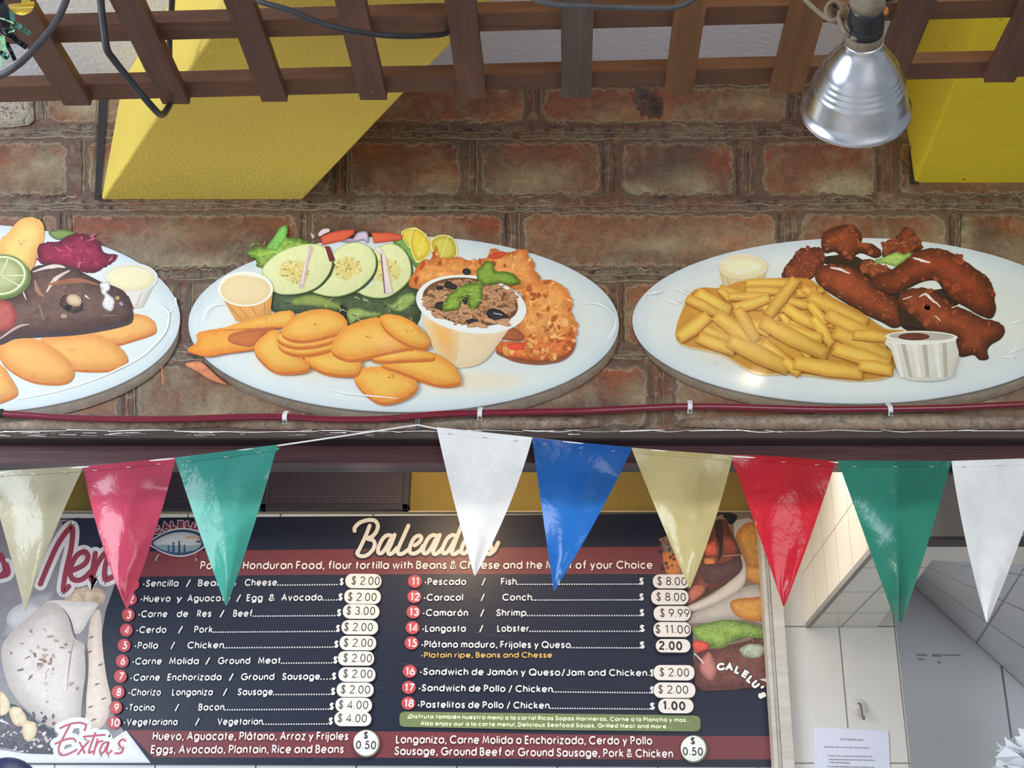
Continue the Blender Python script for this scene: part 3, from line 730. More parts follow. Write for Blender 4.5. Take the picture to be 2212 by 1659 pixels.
# ------------------------------------------------------------------ red hose on white clips, string, pennants
YH = 2.677
hp = [(-40, 888), (0, 893), (60, 897), (150, 903), (280, 906), (400, 905), (520, 901), (617, 901), (720, 906), (830, 905), (900, 899), (960, 894), (1037, 892), (1120, 890), (1250, 888), (1380, 882), (1490, 878), (1620, 880), (1760, 884), (1921, 883), (2060, 880), (2212, 873), (2420, 868), (2700, 866)]
hose = MB().tube(crom([P(u, v, YH) for u, v in hp], 5), .0083, 14).build('hose', M_hose, None, True)
tag(hose, 'glossy dark red hose running along the bottom of the mural', 'hose')
he = MB().lathe(P(-8, 893, YH), (1, 0, 0), [(0, .011), (.016, .011), (.018, .009)], 16, True).build('coupling', M_hose_end, hose, True)
he['label'] = 'dark green coupling at the left end'
where = ['beside the string clip, leftmost', 'below the rice cup plate', 'below the fries on the right plate', 'rightmost, below the ketchup cup']
where = ['white hose clip at the left, below the plantain chips', 'white hose clip in the middle, just above the white pennant', 'white hose clip below the left rim of the chicken wing plate', 'white hose clip furthest right, below the ketchup cup']
def ring_clip(name, u, v, label, mat, rot=0):
    p = P(u, v, YH); mb = MB()
    n = 16; V = []; rr_ = .0098
    prof = [(.001, .014)] + [(-rr_ * math.sin(a), rr_ * math.cos(a)) for a in [i * PI / 10 for i in range(11)]] + [(.001, -.016)]
    for w in (-.0055, .0055):
        for q, z in prof: V.append(p + Vector((w + rot * z, q, z)))
        for q, z in prof: V.append(p + Vector((w + rot * z, q - .0022 if abs(z) < .012 else q - .0015, z * 1.12)))
    k = len(prof); F = []
    for s in (0, 2 * k):
        F += [(s + i, s + i + 1, s + k + i + 1, s + k + i) for i in range(k - 1)]
    F += [(k + i, k + i + 1, 3 * k + i + 1, 3 * k + i) for i in range(k - 1)] + [(i, i + 1, 2 * k + i + 1, 2 * k + i) for i in range(k - 1)]
    o = obj(name, V, F, mat, None, False, p); tag(o, label, 'clip', 'hose clips along the mural')
    MB().lathe(p + Vector((rot * -.014, -.0045, -.0145)), (0, -1, 0), [(0, .0042), (.0015, .0042), (.003, .002), (.003, .0001)], 14).build('screw', M_screw, o, True)
    return o
for (u, v), lb in zip(((617, 901), (1037, 893), (1490, 878), (1921, 884)), where):
    ring_clip('hose_clip', u, v, lb, M_white_plastic, -.12 if u == 1921 else .05)
pc = P(903, 916, 2.680)
sc_ = MB().box(pc.x - .006, pc.x + .006, 2.676, 2.69, pc.z - .012, pc.z + .014)
for q in (-.002, .002): sc_.box(pc.x + q * 2 - .001, pc.x + q * 2 + .001, 2.674, 2.677, pc.z - .012, pc.z + .014)
tag(sc_.build('string_clip', M_grey_clip, None, bevel=.001), 'small grey clip holding the white pennant string', 'clip')
YF = 2.667
sp = [(-60, 1026), (60, 1016), (180, 1008), (380, 989), (598, 962), (700, 947), (800, 932), (880, 920), (903, 917), (943, 925), (1050, 935), (1150, 946), (1366, 968), (1580, 985), (1805, 998), (2055, 997), (2260, 992), (2500, 975), (2720, 948)]
tag(MB().tube([P(u, v + 1, YF + .003) for u, v in sp], .0021, 8).build('string', M_white_string, None, True), 'thin white string carrying the row of pennants', 'string')

M_staple = plain('staple_wire', (200, 198, 200), .35, .5)
M_fl = {'cream': flag_mat('cream_film', (192, 186, 158), .30, .14), 'cream2': flag_mat('yellow_film', (212, 196, 138), .32, .12),
        'pink': flag_mat('rose_film', (204, 76, 104), .36, .04), 'green': flag_mat('sea_green_film', (70, 166, 152), .45, .04), 'green2': flag_mat('deep_green_film', (54, 146, 124), .45, .04),
        'white': flag_mat('white_film', (250, 250, 250), .18, 0, .4), 'blue': flag_mat('blue_film', (36, 110, 196), .48, .02), 'red': flag_mat('red_film', (208, 36, 52), .42, .03)}
def pennant(kind, TL, TR, tip, label, left=0, right=0, tipw=1.5, crease=None, dep=YF, seed=0, folds=3, topsag=0, hem=True):
    r2 = random.Random(seed); NR, NS = 44, 24; V, F = [], []
    fl = [(r2.uniform(-1, 1), r2.uniform(-1, 1), r2.uniform(.2, .8), r2.uniform(.15, .75), r2.uniform(.4, 1)) for _ in range(folds)]
    for i in range(NR + 1):
        t = i / NR
        l = Vector(TL).lerp(Vector((tip[0] - tipw, tip[1])), t); r = Vector(TR).lerp(Vector((tip[0] + tipw, tip[1])), t)
        l = l + Vector((left * 4 * t * (1 - t), 0)); r = r + Vector((right * 4 * t * (1 - t), 0))
        for j in range(NS + 1):
            s = j / NS; p = l.lerp(r, s); p = p + Vector((0, topsag * 4 * s * (1 - s) * (1 - t)))
            d = 0
            for a, b_, cs, ct, k in fl:
                q = math.hypot(a, b_) + 1e-6; e = (a * (s - cs) + b_ * (t - ct)) / q
                d += .026 * k * (math.sqrt(e * e + .00025) - .1)
            d *= min(1, t * 5)
            d += .003 * math.sin(s * 7 + t * 5 + seed)
            if crease is not None: d += .13 * abs(s - crease) * min(1, t * 1.5 + .25) - .02
            V.append(P(p.x, p.y, dep + d - .006 * t))
    for i in range(NR):
        for j in range(NS):
            a = i * (NS + 1) + j; F.append((a, a + 1, a + NS + 2, a + NS + 1))
    o = obj('pennant', V, F, M_fl[kind], None, True, V[NS // 2])
    tag(o, label, 'pennant', 'pennants on the white string')
    if hem:                                        # the folded-over top edge with its staples
        hv = []
        for j in range(NS + 1):
            a = V[j]; b_ = V[2 * (NS + 1) + j]; bb = a.lerp(b_, .8)
            hv += [a + Vector((0, -.0016, .001)), bb + Vector((0, -.0022, 0))]
        obj('hem', hv, [(2 * j, 2 * j + 1, 2 * j + 3, 2 * j + 2) for j in range(NS)], M_fl[kind], o, True)
        for s in (.15, .5, .85):
            a = V[2 * (NS + 1) + int(s * NS)] + Vector((0, -.0045, .003))
            MB().box(a.x - .005, a.x + .005, a.y - .0008, a.y + .0004, a.z - .0007, a.z + .0007).build('staple', M_staple, o)
    return o
pennant('cream', (-29, 1020), (181, 1008), (55, 1320), 'pale cream plastic pennant at the left end of the string', 2, -7, seed=1, folds=5)
pennant('pink', (179, 1009), (380, 989), (274, 1313), 'crinkled rose pink plastic pennant hanging before the menu title', -9, 6, 2.5, seed=2, folds=8)
g1 = pennant('green', (378, 990), (599, 962), (489, 1308), 'sea green plastic pennant beside the bare stretch of string', -2, 4, seed=3, folds=3)
obj('loose_corner', [P(590, 965, YF - .003), P(606, 968, YF - .006), P(594, 976, YF - .005)], [(0, 1, 2)], M_fl['green'], g1)
pennant('white', (943, 924), (1150, 946), (1026, 1243), 'matt white pennant just right of the grey string clip', -3, 10, seed=4, folds=2)
pennant('blue', (1149, 947), (1366, 968), (1197, 1275), 'glossy blue plastic pennant hanging in front of the menu', 0, 6, seed=5, folds=5)
pennant('cream2', (1364, 969), (1583, 985), (1490, 1270), 'yellowish cream pennant between the blue and the red one', -1, 6, seed=6, folds=4)
pennant('red', (1577, 984), (1805, 998), (1693, 1309), 'shiny bright red pennant right of the yellowish cream one', 2, 3, seed=7, folds=5, topsag=-3)
pennant('green2', (1810, 996), (2055, 997), (1942, 1345), 'deep green pennant folded down its middle, left of the tiled recess', 0, 3, 7, .5, seed=8, folds=1)
pennant('white', (2055, 997), (2262, 990), (2132, 1344), 'matt white pennant at the right end of the string', -6, 6, seed=9, folds=2)

# ------------------------------------------------------------------ kitchen things
yb = 3.856
gr = empty('vent_panel', P(560, 1105, yb), 'long dark mesh fronted panel on the mustard wall above the menu', 'vent')
za, zb_ = zr(1101, yb), zr(1010, yb)
x0, x1 = xr(215, 1060, yb), xr(884, 1060, yb)
fr = MB(); hh = .022
fr.box(x0, x1, yb, 3.9, za, za + hh); fr.box(x0, x1, yb, 3.9, zb_ - .01, zb_)
xm = xr(572, 1060, yb)
for a in (x0, xm - hh / 2, x1 - hh): fr.box(a, a + hh, yb, 3.9, za, zb_)
fr.build('frame', M_grille, gr, bevel=.003)
for a, b_ in ((x0 + hh, xm - hh / 2), (xm + hh / 2, x1 - hh)):
    MB().box(a, b_, yb + .006, yb + .012, za + hh, zb_ - .01).build('mesh_front', M_mesh, gr)
ld = MB().box(xr(120, 1104, 3.88), xr(1640, 1104, 3.88), 3.878, 3.9, zr(1108, 3.885) + .001, zr(1103, 3.878)).build('trim_10', plain('ledge', (176, 168, 140), .6)); struct(ld)
# notice, hook, pompom, dark round thing
yn = YP - .004
nt_ = empty('notice', P(1840, 1659, yn), 'white printed notice sheet on the tiled pillar below the suction hook', 'notice')
pts = [P(1757, 1571, yn), P(1919, 1578, yn), P(1927, 1760, yn), P(1761, 1760, yn)]
MB().prism([p + Vector((0, .002, 0)) for p in pts], pts).build('paper', M_paper, nt_)
shn = Sheet(yn - .0002); ik = Ink(shn)
for t, a, b_, v, c in (('NOTA IMPORTANTE', 1815, 1865, 1599, 4.4), ('Estimado cliente, favor de tomar en cuenta:', 1781, 1879, 1615, 3.6), ('1. Todo producto que se consuma que no es', 1786, 1884, 1634, 3.6), ('este para el consumo del cliente devolver a', 1791, 1891, 1642, 3.6), ('cuenta de inmediato.', 1791, 1838, 1648, 3.6), ('2. Si se pide suplemento a cobrar se reporta el', 1787, 1888, 1657, 3.6), ('producto extra.', 1791, 1850, 1664, 3.6)):
    ik.text(t, a, b_, v, v + 2, c, (70, 70, 84), .2)
ik.build('notice_text', printed('notice_print', .6), nt_)
hk = empty('suction_hook', P(1857, 1530, yn), 'clear suction cup hook with metal prong on the pillar tile', 'hook')
hc = P(1856, 1529, YP - .001)
m, nt2, b2 = new_mat('clear_rubber'); b2.inputs['Base Color'].default_value = (.80, .79, .77, 1); b2.inputs['Roughness'].default_value = .2; M_clear = m
tp2 = nt2.nodes.new('ShaderNodeBsdfTransparent'); mx2 = nt2.nodes.new('ShaderNodeMixShader'); mx2.inputs[0].default_value = .66
nt2.links.new(b2.outputs[0], mx2.inputs[1]); nt2.links.new(tp2.outputs[0], mx2.inputs[2]); nt2.links.new(mx2.outputs[0], nt2.nodes['Material Output'].inputs[0])
MB().lathe(hc, (0, -1, 0), [(0, .028), (.002, .0275), (.006, .016), (.010, .010), (.016, .008), (.017, .0005)], 32).build('suction_cup', M_clear, hk, True)
MB().tube(crom([hc + Vector((-.003, -.012, .012)), hc + Vector((.0, -.02, .006)), hc + Vector((.001, -.022, -.012)), hc + Vector((.003, -.024, -.034)), hc + Vector((.004, -.034, -.038)), hc + Vector((.004, -.036, -.030))], 6), .0032, 10).build('prong', M_screw, hk, True)
# paper pompom: many crumpled petals round a core
pm = empty('paper_pompom', dp(2225, 1640, 3.3), 'white ruffled paper pompom at the lower right edge', 'pompom')
pc_ = dp(2252, 1672, 3.3); mb = MB()
r3 = random.Random(11)
for i in range(150):
    th, ph = r3.uniform(0, 2 * PI), math.acos(r3.uniform(-1, 1))
    d = Vector((math.sin(ph) * math.cos(th), math.sin(ph) * math.sin(th), math.cos(ph))); a = d.cross(Vector((.3, .2, .9))).normalized(); b_ = d.cross(a)
    R = r3.uniform(.085, .135); w = r3.uniform(.012, .03)
    q = [pc_ + d * .03 - a * w * .4, pc_ + d * .03 + a * w * .4, pc_ + d * R * .7 + a * w + b_ * r3.uniform(-.01, .01), pc_ + d * R + a * w * r3.uniform(-.4, .9) + b_ * r3.uniform(-.02, .02), pc_ + d * R * .93 - a * w * .8 + b_ * r3.uniform(-.015, .015), pc_ + d * R * .6 - a * w + b_ * r3.uniform(-.01, .01)]
    mb.add(q, [(0, 1, 2, 5), (5, 2, 3, 4)])
mb.build('paper_ruffle', M_pom, pm)
up_c = dp(8, 1711, 3.2)
dm = MB().lathe(up_c - Vector((0, 0, .9)), (0, 0, 1), [(0, .082), (.86, .084)] + [(.9 + .084 * math.sin(a * PI / 20), .084 * math.cos(a * PI / 20) + .0003) for a in range(0, 11)], 40).build('cap_crown', M_dark, None, True)  # dome taken for the crown of a cap; the column below is added
tag(dm, 'dark navy blue rounded cap crown at the lower left corner', 'cap_crown')
# ------------------------------------------------------------------ the printed brick mural
M_print = printed('mural_print', .42, .55, .10, 9, spec=.4)
m, nt, b = new_mat('brick_print'); M_brick = m
ai = nt.nodes.new('ShaderNodeAttribute'); ai.attribute_name = 'ink'
am = nt.nodes.new('ShaderNodeAttribute'); am.attribute_name = 'mot'
v = objco(nt)
n1 = noise(nt, 4.6, 8, .62, v, .8); n2 = noise(nt, 6.5, 7, .66, objco(nt, 1.3, 1, 1)); n2.inputs['Distortion'].default_value = 1.2
n3 = noise(nt, 34, 6, .68, v, .6); n4 = noise(nt, 120, 4, .65, v)
f1 = ramp(nt, n1.outputs['Fac'], [(.44, (0, 0, 0, 1)), (.60, (1, 1, 1, 1))]).outputs[0]
f2 = ramp(nt, n2.outputs['Fac'], [(.50, (0, 0, 0, 1)), (.62, (1, 1, 1, 1))]).outputs[0]
c1 = mixc(nt, math_(nt, 'MULTIPLY', f1, .42), ai.outputs['Color'], col((116, 70, 50), .8))
c1 = mixc(nt, math_(nt, 'MULTIPLY', f2, .42), c1, col((126, 118, 98), .8))
e_ = math_(nt, 'SUBTRACT', am.outputs['Fac'], math_(nt, 'MULTIPLY', math_(nt, 'SUBTRACT', n3.outputs['Fac'], .32), 1.15))
fr1 = ramp(nt, e_, [(.0, (1, 1, 1, 1)), (.22, (0, 0, 0, 1))]).outputs[0]
c1 = mixc(nt, math_(nt, 'MULTIPLY', fr1, .62), c1, col((150, 140, 118), .8))
fr2 = ramp(nt, e_, [(.0, (1, 1, 1, 1)), (.06, (0, 0, 0, 1))]).outputs[0]
c1 = mixc(nt, math_(nt, 'MULTIPLY', fr2, .8), c1, col((70, 52, 44), .8))
sp_ = math_(nt, 'ADD', math_(nt, 'MULTIPLY', math_(nt, 'SUBTRACT', n3.outputs['Fac'], .5), 1.5), math_(nt, 'MULTIPLY', math_(nt, 'SUBTRACT', n4.outputs['Fac'], .5), 1.0))
sp_ = math_(nt, 'MAXIMUM', math_(nt, 'ADD', sp_, 1.0), .2)
cb = nt.nodes.new('ShaderNodeCombineColor')
for i in range(3): nt.links.new(sp_, cb.inputs[i])
nt.links.new(mixc(nt, 1.0, c1, cb.outputs[0], 'MULTIPLY'), b.inputs['Base Color'])
b.inputs['Roughness'].default_value = .42; b.inputs['Specular IOR Level'].default_value = .4; b.inputs['Coat Weight'].default_value = .55; b.inputs['Coat Roughness'].default_value = .18
bump(nt, b, noise(nt, 9, 5, .6, v).outputs['Fac'], .10, .02)

mural = empty('wall_mural', P(1106, 931, YW), 'glossy brick patterned wall mural printed with three plates of food', 'mural')
sh = Sheet(YW + .0004, step=.000008, sat=1.0)
pl = Ink(sh); K = sh.k
XL, XR, XLO, XRO = -75, 2295, -580, 2760
pl.poly([(XLO, 176), (XRO, 176), (XRO, 929), (XLO, 933)], (88, 66, 56), None, .5, 0)
def brick(I, x0, x1, v0, v1, c):
    """one printed brick: blotches of pale, rust and dark ink; 'mot' runs from 0 at its edge to 1 inside"""
    I.up(); nx, ny = max(4, int((x1 - x0) / 13)), max(4, int((v1 - v0) / 11)); n0 = len(I.v)
    bl = [(rnd.uniform(x0, x1), v0 + (v1 - v0) * rnd.uniform(.35, .95), rnd.uniform(.10, .26) * (x1 - x0), rnd.uniform(18, 46), (150, 142, 112), rnd.uniform(.55, .98)) for _ in range(3)]
    bl += [(rnd.uniform(x0, x1), v0 + (v1 - v0) * rnd.choice([rnd.uniform(0, .3), rnd.uniform(0, 1)]), rnd.uniform(.08, .25) * (x1 - x0), rnd.uniform(16, 40), rnd.choice([(138, 76, 46), (124, 64, 44)]), rnd.uniform(.5, .9)) for _ in range(4)]
    bl += [(rnd.uniform(x0, x1), rnd.uniform(v0, v1), rnd.uniform(.08, .22) * (x1 - x0), rnd.uniform(14, 36), (62, 50, 48), rnd.uniform(.3, .7)) for _ in range(2)]
    rnd.shuffle(bl)
    for i in range(nx + 1):
        for j in range(ny + 1):
            x = x0 + (x1 - x0) * i / nx; y = v0 + (v1 - v0) * j / ny; k = list(c)
            for bx, by, rx, ry, bc, a in bl:
                w = a * math.exp(-((x - bx) / rx) ** 2 - ((y - by) / ry) ** 2)
                k = [p * (1 - w) + q * w for p, q in zip(k, bc)]
            dx, dy = min(x - x0, x1 - x), min(y - v0, v1 - y)
            e = min(dx, dy) if max(dx, dy) > 26 else 26 - math.hypot(26 - dx, 26 - dy)
            I.v.append(P(x, y, I.y)); I.c.append(I.ink(k)); I.m.append(max(-.3, min(1, e / 36)))
    for i in range(nx):
        for j in range(ny): a = n0 + i * (ny + 1) + j; I.f.append((a, a + 1, a + ny + 2, a + ny + 1))
ROWS = [(150, 166, []),
 (182, 272, [(XL, 68), (94, 420), (440, 700), (726, 1140), (1166, 1706), (1730, XR)]),
 (300, 428, [(XL, 152), (184, 440), (466, 722), (748, 1002), (1032, 1302), (1338, 1592), (1640, 1896), (1936, XR)]),
 (456, 584, [(XL, 66), (74, 130), (140, 648), (668, 1092), (1124, 1682), (1722, 2052), (2064, XR)]),
 (606, 750, [(XL, 118), (140, 386), (402, 860), (880, 1322), (1342, 1800), (1820, XR)]),
 (784, 926, [(XL, 262), (290, 668), (700, 1092), (1112, 1404), (1452, 1900), (1926, XR)])]
for q_, (a_, b_, bl_) in enumerate(ROWS):
    if bl_: bl_ += [(XR + 26, XR + 230 + 20 * (q_ % 3)), (XR + 256 + 20 * (q_ % 3), XRO)]
BC = [(104, 74, 60), (112, 88, 68), (98, 76, 63), (116, 80, 59), (110, 94, 74), (92, 68, 58)]
for v0, v1, bl in ROWS:
    if bl:
        for a, b_ in ((XLO, -350), (-324, -101)): brick(pl, a, b_, v0, v1, BC[rnd.randrange(6)])
    for i, (a, b_) in enumerate(bl): brick(pl, a, b_, v0, v1, BC[rnd.randrange(6)])
# the speckled pale brick at the left edge and the dark joint lines of the print
for v0, a0, b0 in ((279, XLO, XRO), (292, XLO, XRO), (437, XLO, XRO), (449, XLO, XRO), (590, XLO, XRO), (600, XLO, XRO), (757, XLO, XRO), (772, XLO, XRO), (177, XLO, XRO)):
    pts = [(x, v0 + rnd.uniform(-2.0, 2.0) + 2.5 * math.sin(x * .004 + v0)) for x in range(int(a0), int(b0), 22)]
    pl.line(pts, rnd.uniform(3.5, 6), (34, 30, 32), .3, 2, jit=1.4); 
    pl.line([(x, y + 5 + rnd.uniform(-1.5, 1.5)) for x, y in pts], rnd.uniform(1.5, 2.6), (140, 126, 104), .5, 2, jit=1.2)
for v0, v1, bl in ROWS:
    for a, b_ in bl[:-1]:
        for off, c, w in ((1, (44, 38, 38), 2.6), (24, (50, 42, 38), 2.0), (12, (136, 118, 96), 1.6), (29, (146, 132, 106), 1.4)):
            if rnd.random() < .85:
                pl.line([(b_ + off + rnd.uniform(-2, 2), y) for y in range(int(v0) + 6, int(v1) - 4, 14)], w, c, .5, 2, jit=0)
    for a, b_ in bl:                                  # crumbled edges
        if rnd.random() < .8:
            x0 = max(a, XL) + 20; x1 = b_ - 16
            for k in range(int((x1 - x0) / 30)):
                xx = rnd.uniform(x0, x1); yy = v1 - rnd.uniform(0, 8)
                pl.line([(xx + q * 6, yy + rnd.uniform(-3, 3)) for q in range(6)], rnd.uniform(1.2, 2.4), rnd.choice([(158, 146, 120), (48, 40, 38), (44, 38, 38), (120, 66, 44)]), .4, 2)
pl.poly([(-60, 188), (66, 186), (70, 230), (64, 270), (-60, 272)], (110, 98, 92), (168, 162, 154), .3, 3, jit=1.5, wid=.4)
for i in range(70):
    pl.ell(rnd.uniform(-40, 64), rnd.uniform(190, 270), rnd.uniform(1, 3.2), rnd.uniform(1, 2.6), (60, 48, 48), None, 0, .2, 8, i % 6 == 0)
for cx, cy, rx, ry in ((1402, 222, 30, 26), (1416, 236, 20, 18), (1388, 205, 18, 20)):
    pl.ell(cx, cy, rx, ry, (84, 60, 50), (52, 42, 42), 0, .9, 30, True, .25)
# ragged paper edge and dark cut gaps beside the beams
pl.line([(196, 432), (211, 190)], 2, (150, 136, 120), .1, 0)
pl.line([(1932, 332), (1960, 352), (1972, 372)], [1.5, 6, 2], (176, 150, 134), .1)
te = Ink(Sheet(2.6872, step=.00003))
x = XLO
while x < XRO:
    L_ = rnd.uniform(30, 150); te.line([(x, 931 + rnd.uniform(-3, 2)), (x + L_ * .5, 932 + rnd.uniform(-3, 2)), (x + L_, 931 + rnd.uniform(-3, 2))], [rnd.uniform(.8, 2.4), rnd.uniform(1.4, 3.2), .8], rnd.choice([(206, 200, 194), (226, 220, 214), (186, 176, 166)]), .2, 3)
    x += L_ * rnd.uniform(.6, 1.0)
for i in range(70):
    x = rnd.uniform(XL, 800 if i < 55 else 1500); y = 938 + rnd.uniform(-4, 3); te.line([(x, y), (x + rnd.uniform(8, 40), y + rnd.uniform(-2, 2))], [1, rnd.uniform(2, 5), 1], rnd.choice([(226, 222, 220), (200, 192, 188), (140, 122, 114), (150, 134, 126), (96, 78, 72)]), .3, 0)
te.build('torn_edge', M_print, mural, 'torn white lower edge of the mural')
o = pl.build('brick_print', M_brick, mural, 'printed rustic brown brick pattern')
MB().box(xr(XLO, 600, 2.7), xr(XRO, 600, 2.7), YW + .0008, YW + .004, zr(933, YW), zr(176, YW)).build('backing_sheet', plain('vinyl_back', (200, 196, 190), .6), mural)

sh.sat = .9; sh.step = .00003
gp_ = Ink(sh); gp_.poly([(204, 431), (215, 190), (234, 190), (216, 431)], (34, 30, 36), None, .05, 0); gp_.poly([(1966, 397), (1960, 160), (1978, 160), (1984, 397)], (34, 30, 36), None, .05, 0)
gp_.build('cut_gap', M_print, mural, 'dark gaps where the mural is cut round the yellow beams')
N_BASE = []
def sub(): return Ink(sh)
def restart():
    if not N_BASE: N_BASE.append(sh.y)
    sh.y = N_BASE[0]
def plate(cx, cy, rx, ry, label, warm=()):
    I = sub()
    I.ell(cx + 6, cy + 26, rx - 8, ry - 3, (104, 86, 72), (150, 140, 122), 0, .35, 90, wid=.2)
    I.ell(cx, cy + 4, rx, ry, (92, 84, 78), (176, 174, 168), 0, .03, 110, wid=.05)
    I.ell(cx, cy, rx, ry - 1, (190, 200, 205), (206, 215, 213), 0, .02, 110, wid=.1)
    I.ell(cx, cy + 6, rx * .965, ry * .945, (198, 209, 210), (210, 217, 213), 0, .02, 110, wid=.2)
    I.ell(cx, cy + 6, rx * .93, ry * .86, (208, 215, 212), (212, 215, 206), 0, .02, 110, wid=.5)
    for wx, wy, wr, wh in warm: I.ell(wx, wy, wr, wh, (212, 215, 206), (224, 208, 178), 0, .02, 50, wid=1.0)
    return I.build('printed_plate', M_print, mural, label)
I = sub()
for cx in (60, 880, 1880): I.poly([(cx - 400, 905), (cx - 200, 896), (cx, 893), (cx + 200, 896), (cx + 400, 905), (cx + 380, 924), (cx, 929), (cx - 380, 924)], (104, 78, 62), (150, 134, 114), .7, jit=1.5, wid=.9)
I.build('printed_reflection', M_print, mural)
p_l = plate(-75, 688, 464, 205, 'printed white plate with fish')
p_m = plate(872, 700, 465, 191, 'printed white plate with rice cup, cucumber and fried shrimp', ((690, 780, 150, 48), (1000, 822, 150, 34), (620, 700, 120, 60)))
p_r = plate(1850, 693, 484, 180, 'printed white plate with fries and chicken wings', ((1650, 762, 150, 46),))

def glints(I, box, n, c=(236, 196, 170), w=1.6, ln=9, inside=None):
    I.up()
    for i in range(n):
        x, y = rnd.uniform(box[0], box[2]), rnd.uniform(box[1], box[3])
        if inside and not inside(x, y): continue
        a = rnd.uniform(-.6, .9); L_ = rnd.uniform(.3, 1) * ln
        I.line([(x - L_ * math.cos(a) / 2, y - L_ * math.sin(a) / 2), (x, y + rnd.uniform(-2, 2)), (x + L_ * math.cos(a) / 2, y + L_ * math.sin(a) / 2)], [.5, w, .5], c, 0, 3, False)
def inpoly(poly):
    def f(x, y):
        r = False; j = len(poly) - 1
        for i in range(len(poly)):
            xi, yi = poly[i][:2]; xj, yj = poly[j][:2]
            if (yi > y) != (yj > y) and x < (xj - xi) * (y - yi) / (yj - yi) + xi: r = not r
            j = i
        return r
    return f
def chip(I, pts, mid=(244, 178, 76), edge=(226, 138, 44), seed_=None, thick=5):
    I.poly([(x + 1, y + thick) for x, y in pts], (196, 104, 36), None, .10)
    I.poly(pts, edge, mid, .07, jit=.9, wid=.7, lit=.14, lump=.035)
    if seed_:
        for k in range(7):
            a = rnd.uniform(0, 6.28); I.line([(seed_[0] + 3 * math.cos(a), seed_[1] + 2 * math.sin(a)), (seed_[0] + 10 * math.cos(a), seed_[1] + 6 * math.sin(a))], [1.2, 2.2, .8], (150, 84, 34), .1, 0, False)
        I.up()

restart()
# ---- left plate: fish, lime, beet salad, sauce, plantain chips
c4 = lambda *p: crop(0, 440, 3.19, p)
I = sub(); chip(I, c4((0, 260), (60, 195), (140, 110), (230, 95), (290, 130), (304, 200), (295, 265), (255, 330), (240, 410), (180, 480), (60, 450), (0, 400)), (240, 190, 104), (220, 160, 80), c4((150, 265))[0], 2)
I.build('printed_plantain_chip', M_print, p_l)
I = sub(); leaf = c4((335, 195), (400, 178), (460, 180), (520, 200), (480, 225), (410, 250), (360, 232)); I.poly(leaf, (62, 84, 44), (120, 146, 70), .2)
beet = c4((265, 290), (330, 262), (400, 262), (470, 220), (560, 205), (620, 225), (690, 270), (710, 330), (800, 352), (800, 380), (770, 410), (700, 450), (640, 480), (560, 470), (420, 440), (300, 420), (262, 380))
I.poly(beet, (92, 18, 42), (152, 34, 66), .35, jit=1.2)
for i in range(40):
    q = beet[rnd.randrange(len(beet))]; t = rnd.random() * .8; x = q[0] * (1 - t) + 166 * t; y = q[1] * (1 - t) + 548 * t
    I.line([(x, y), (x + rnd.uniform(-10, 10), y + rnd.uniform(-5, 5)), (x + rnd.uniform(-16, 16), y + rnd.uniform(-9, 9))], [1, 4, 1], rnd.choice([(176, 48, 84), (112, 20, 46), (140, 28, 58), (196, 90, 116)]), .15, 3, i % 6 == 0)
I.build('printed_beet_salad', M_print, p_l, 'printed dark red beet salad')
def cup(I, cx, cy, rx, ry, bx0, by0, bx1, by1, body, bodymid, sauce, saucemid, rim=(226, 222, 210), pleats=4):
    I.poly([(cx - rx, cy), (bx0, by0), ((bx0 + bx1) / 2, max(by0, by1) + 4), (bx1, by1), (cx + rx, cy)], body, bodymid, .04, 0, rings=(1, .9, .7, .3))
    for k in range(pleats):
        t = (k + .7) / (pleats + .4); xt = cx - rx + 2 * rx * t; xb = bx0 + (bx1 - bx0) * t; yt = cy + ry * math.sqrt(max(0, 1 - (2 * t - 1) ** 2))
        I.line([(xt, yt + 2), (xb, by0 + (by1 - by0) * t)], [1.5, 6 if k % 2 else 3, 2], tuple(int(c * .84) for c in body), .05, 0, False)
    I.up(); I.ell(cx, cy, rx, ry, rim, None, 0, .02, 50)
    I.ell(cx, cy + ry * .05, rx * .9, ry * .86, sauce, saucemid, 0, .02, 50)
I = sub(); cup(I, 281, 600, 60, 33, 262, 650, 308, 664, (196, 186, 172), (214, 208, 196), (214, 200, 158), (232, 216, 170), (206, 208, 204), 2)
I.line([(232, 600), (250, 585), (290, 580), (322, 590)], 2.5, (232, 226, 204)); I.build('printed_sauce_cup', M_print, p_l)
I = sub()
for pts, sd in ((c4((600, 890), (760, 830), (900, 765), (980, 765), (1050, 800), (1075, 850), (1050, 890), (900, 940), (800, 965), (700, 940)), None),
                (c4((280, 935), (420, 910), (560, 890), (680, 905), (800, 970), (870, 1040), (870, 1090), (780, 1140), (560, 1145), (400, 1100)), c4((495, 1000))[0]),
                (c4((0, 950), (100, 930), (260, 935), (380, 1000), (480, 1080), (510, 1160), (470, 1220), (370, 1238), (220, 1220), (80, 1150), (0, 1060)), c4((240, 1050))[0]),
                (c4((-120, 1100), (0, 1110), (60, 1180), (120, 1290), (60, 1340), (-60, 1370), (-160, 1300)), None)):
    chip(I, pts, (240, 168, 84), (216, 136, 62), sd)
I.build('printed_plantain_chips', M_print, p_l)
I = sub()
fish = c4((-160, 640), (0, 640), (150, 610), (220, 450), (310, 420), (400, 415), (500, 440), (600, 490), (700, 540), (790, 570), (860, 610), (905, 700), (912, 770), (870, 810), (700, 850), (500, 880), (250, 895), (100, 905), (0, 945), (-160, 960))
I.poly([(x + 2, y + 9) for x, y in fish], (66, 50, 52), None, .1)
I.poly(fish, (70, 44, 40), (108, 78, 66), .42, cen=(110, 660))
I.poly(c4((0, 660), (80, 690), (120, 770), (90, 850), (0, 880), (-100, 860), (-100, 680)), (148, 50, 44), (186, 84, 74), .3)
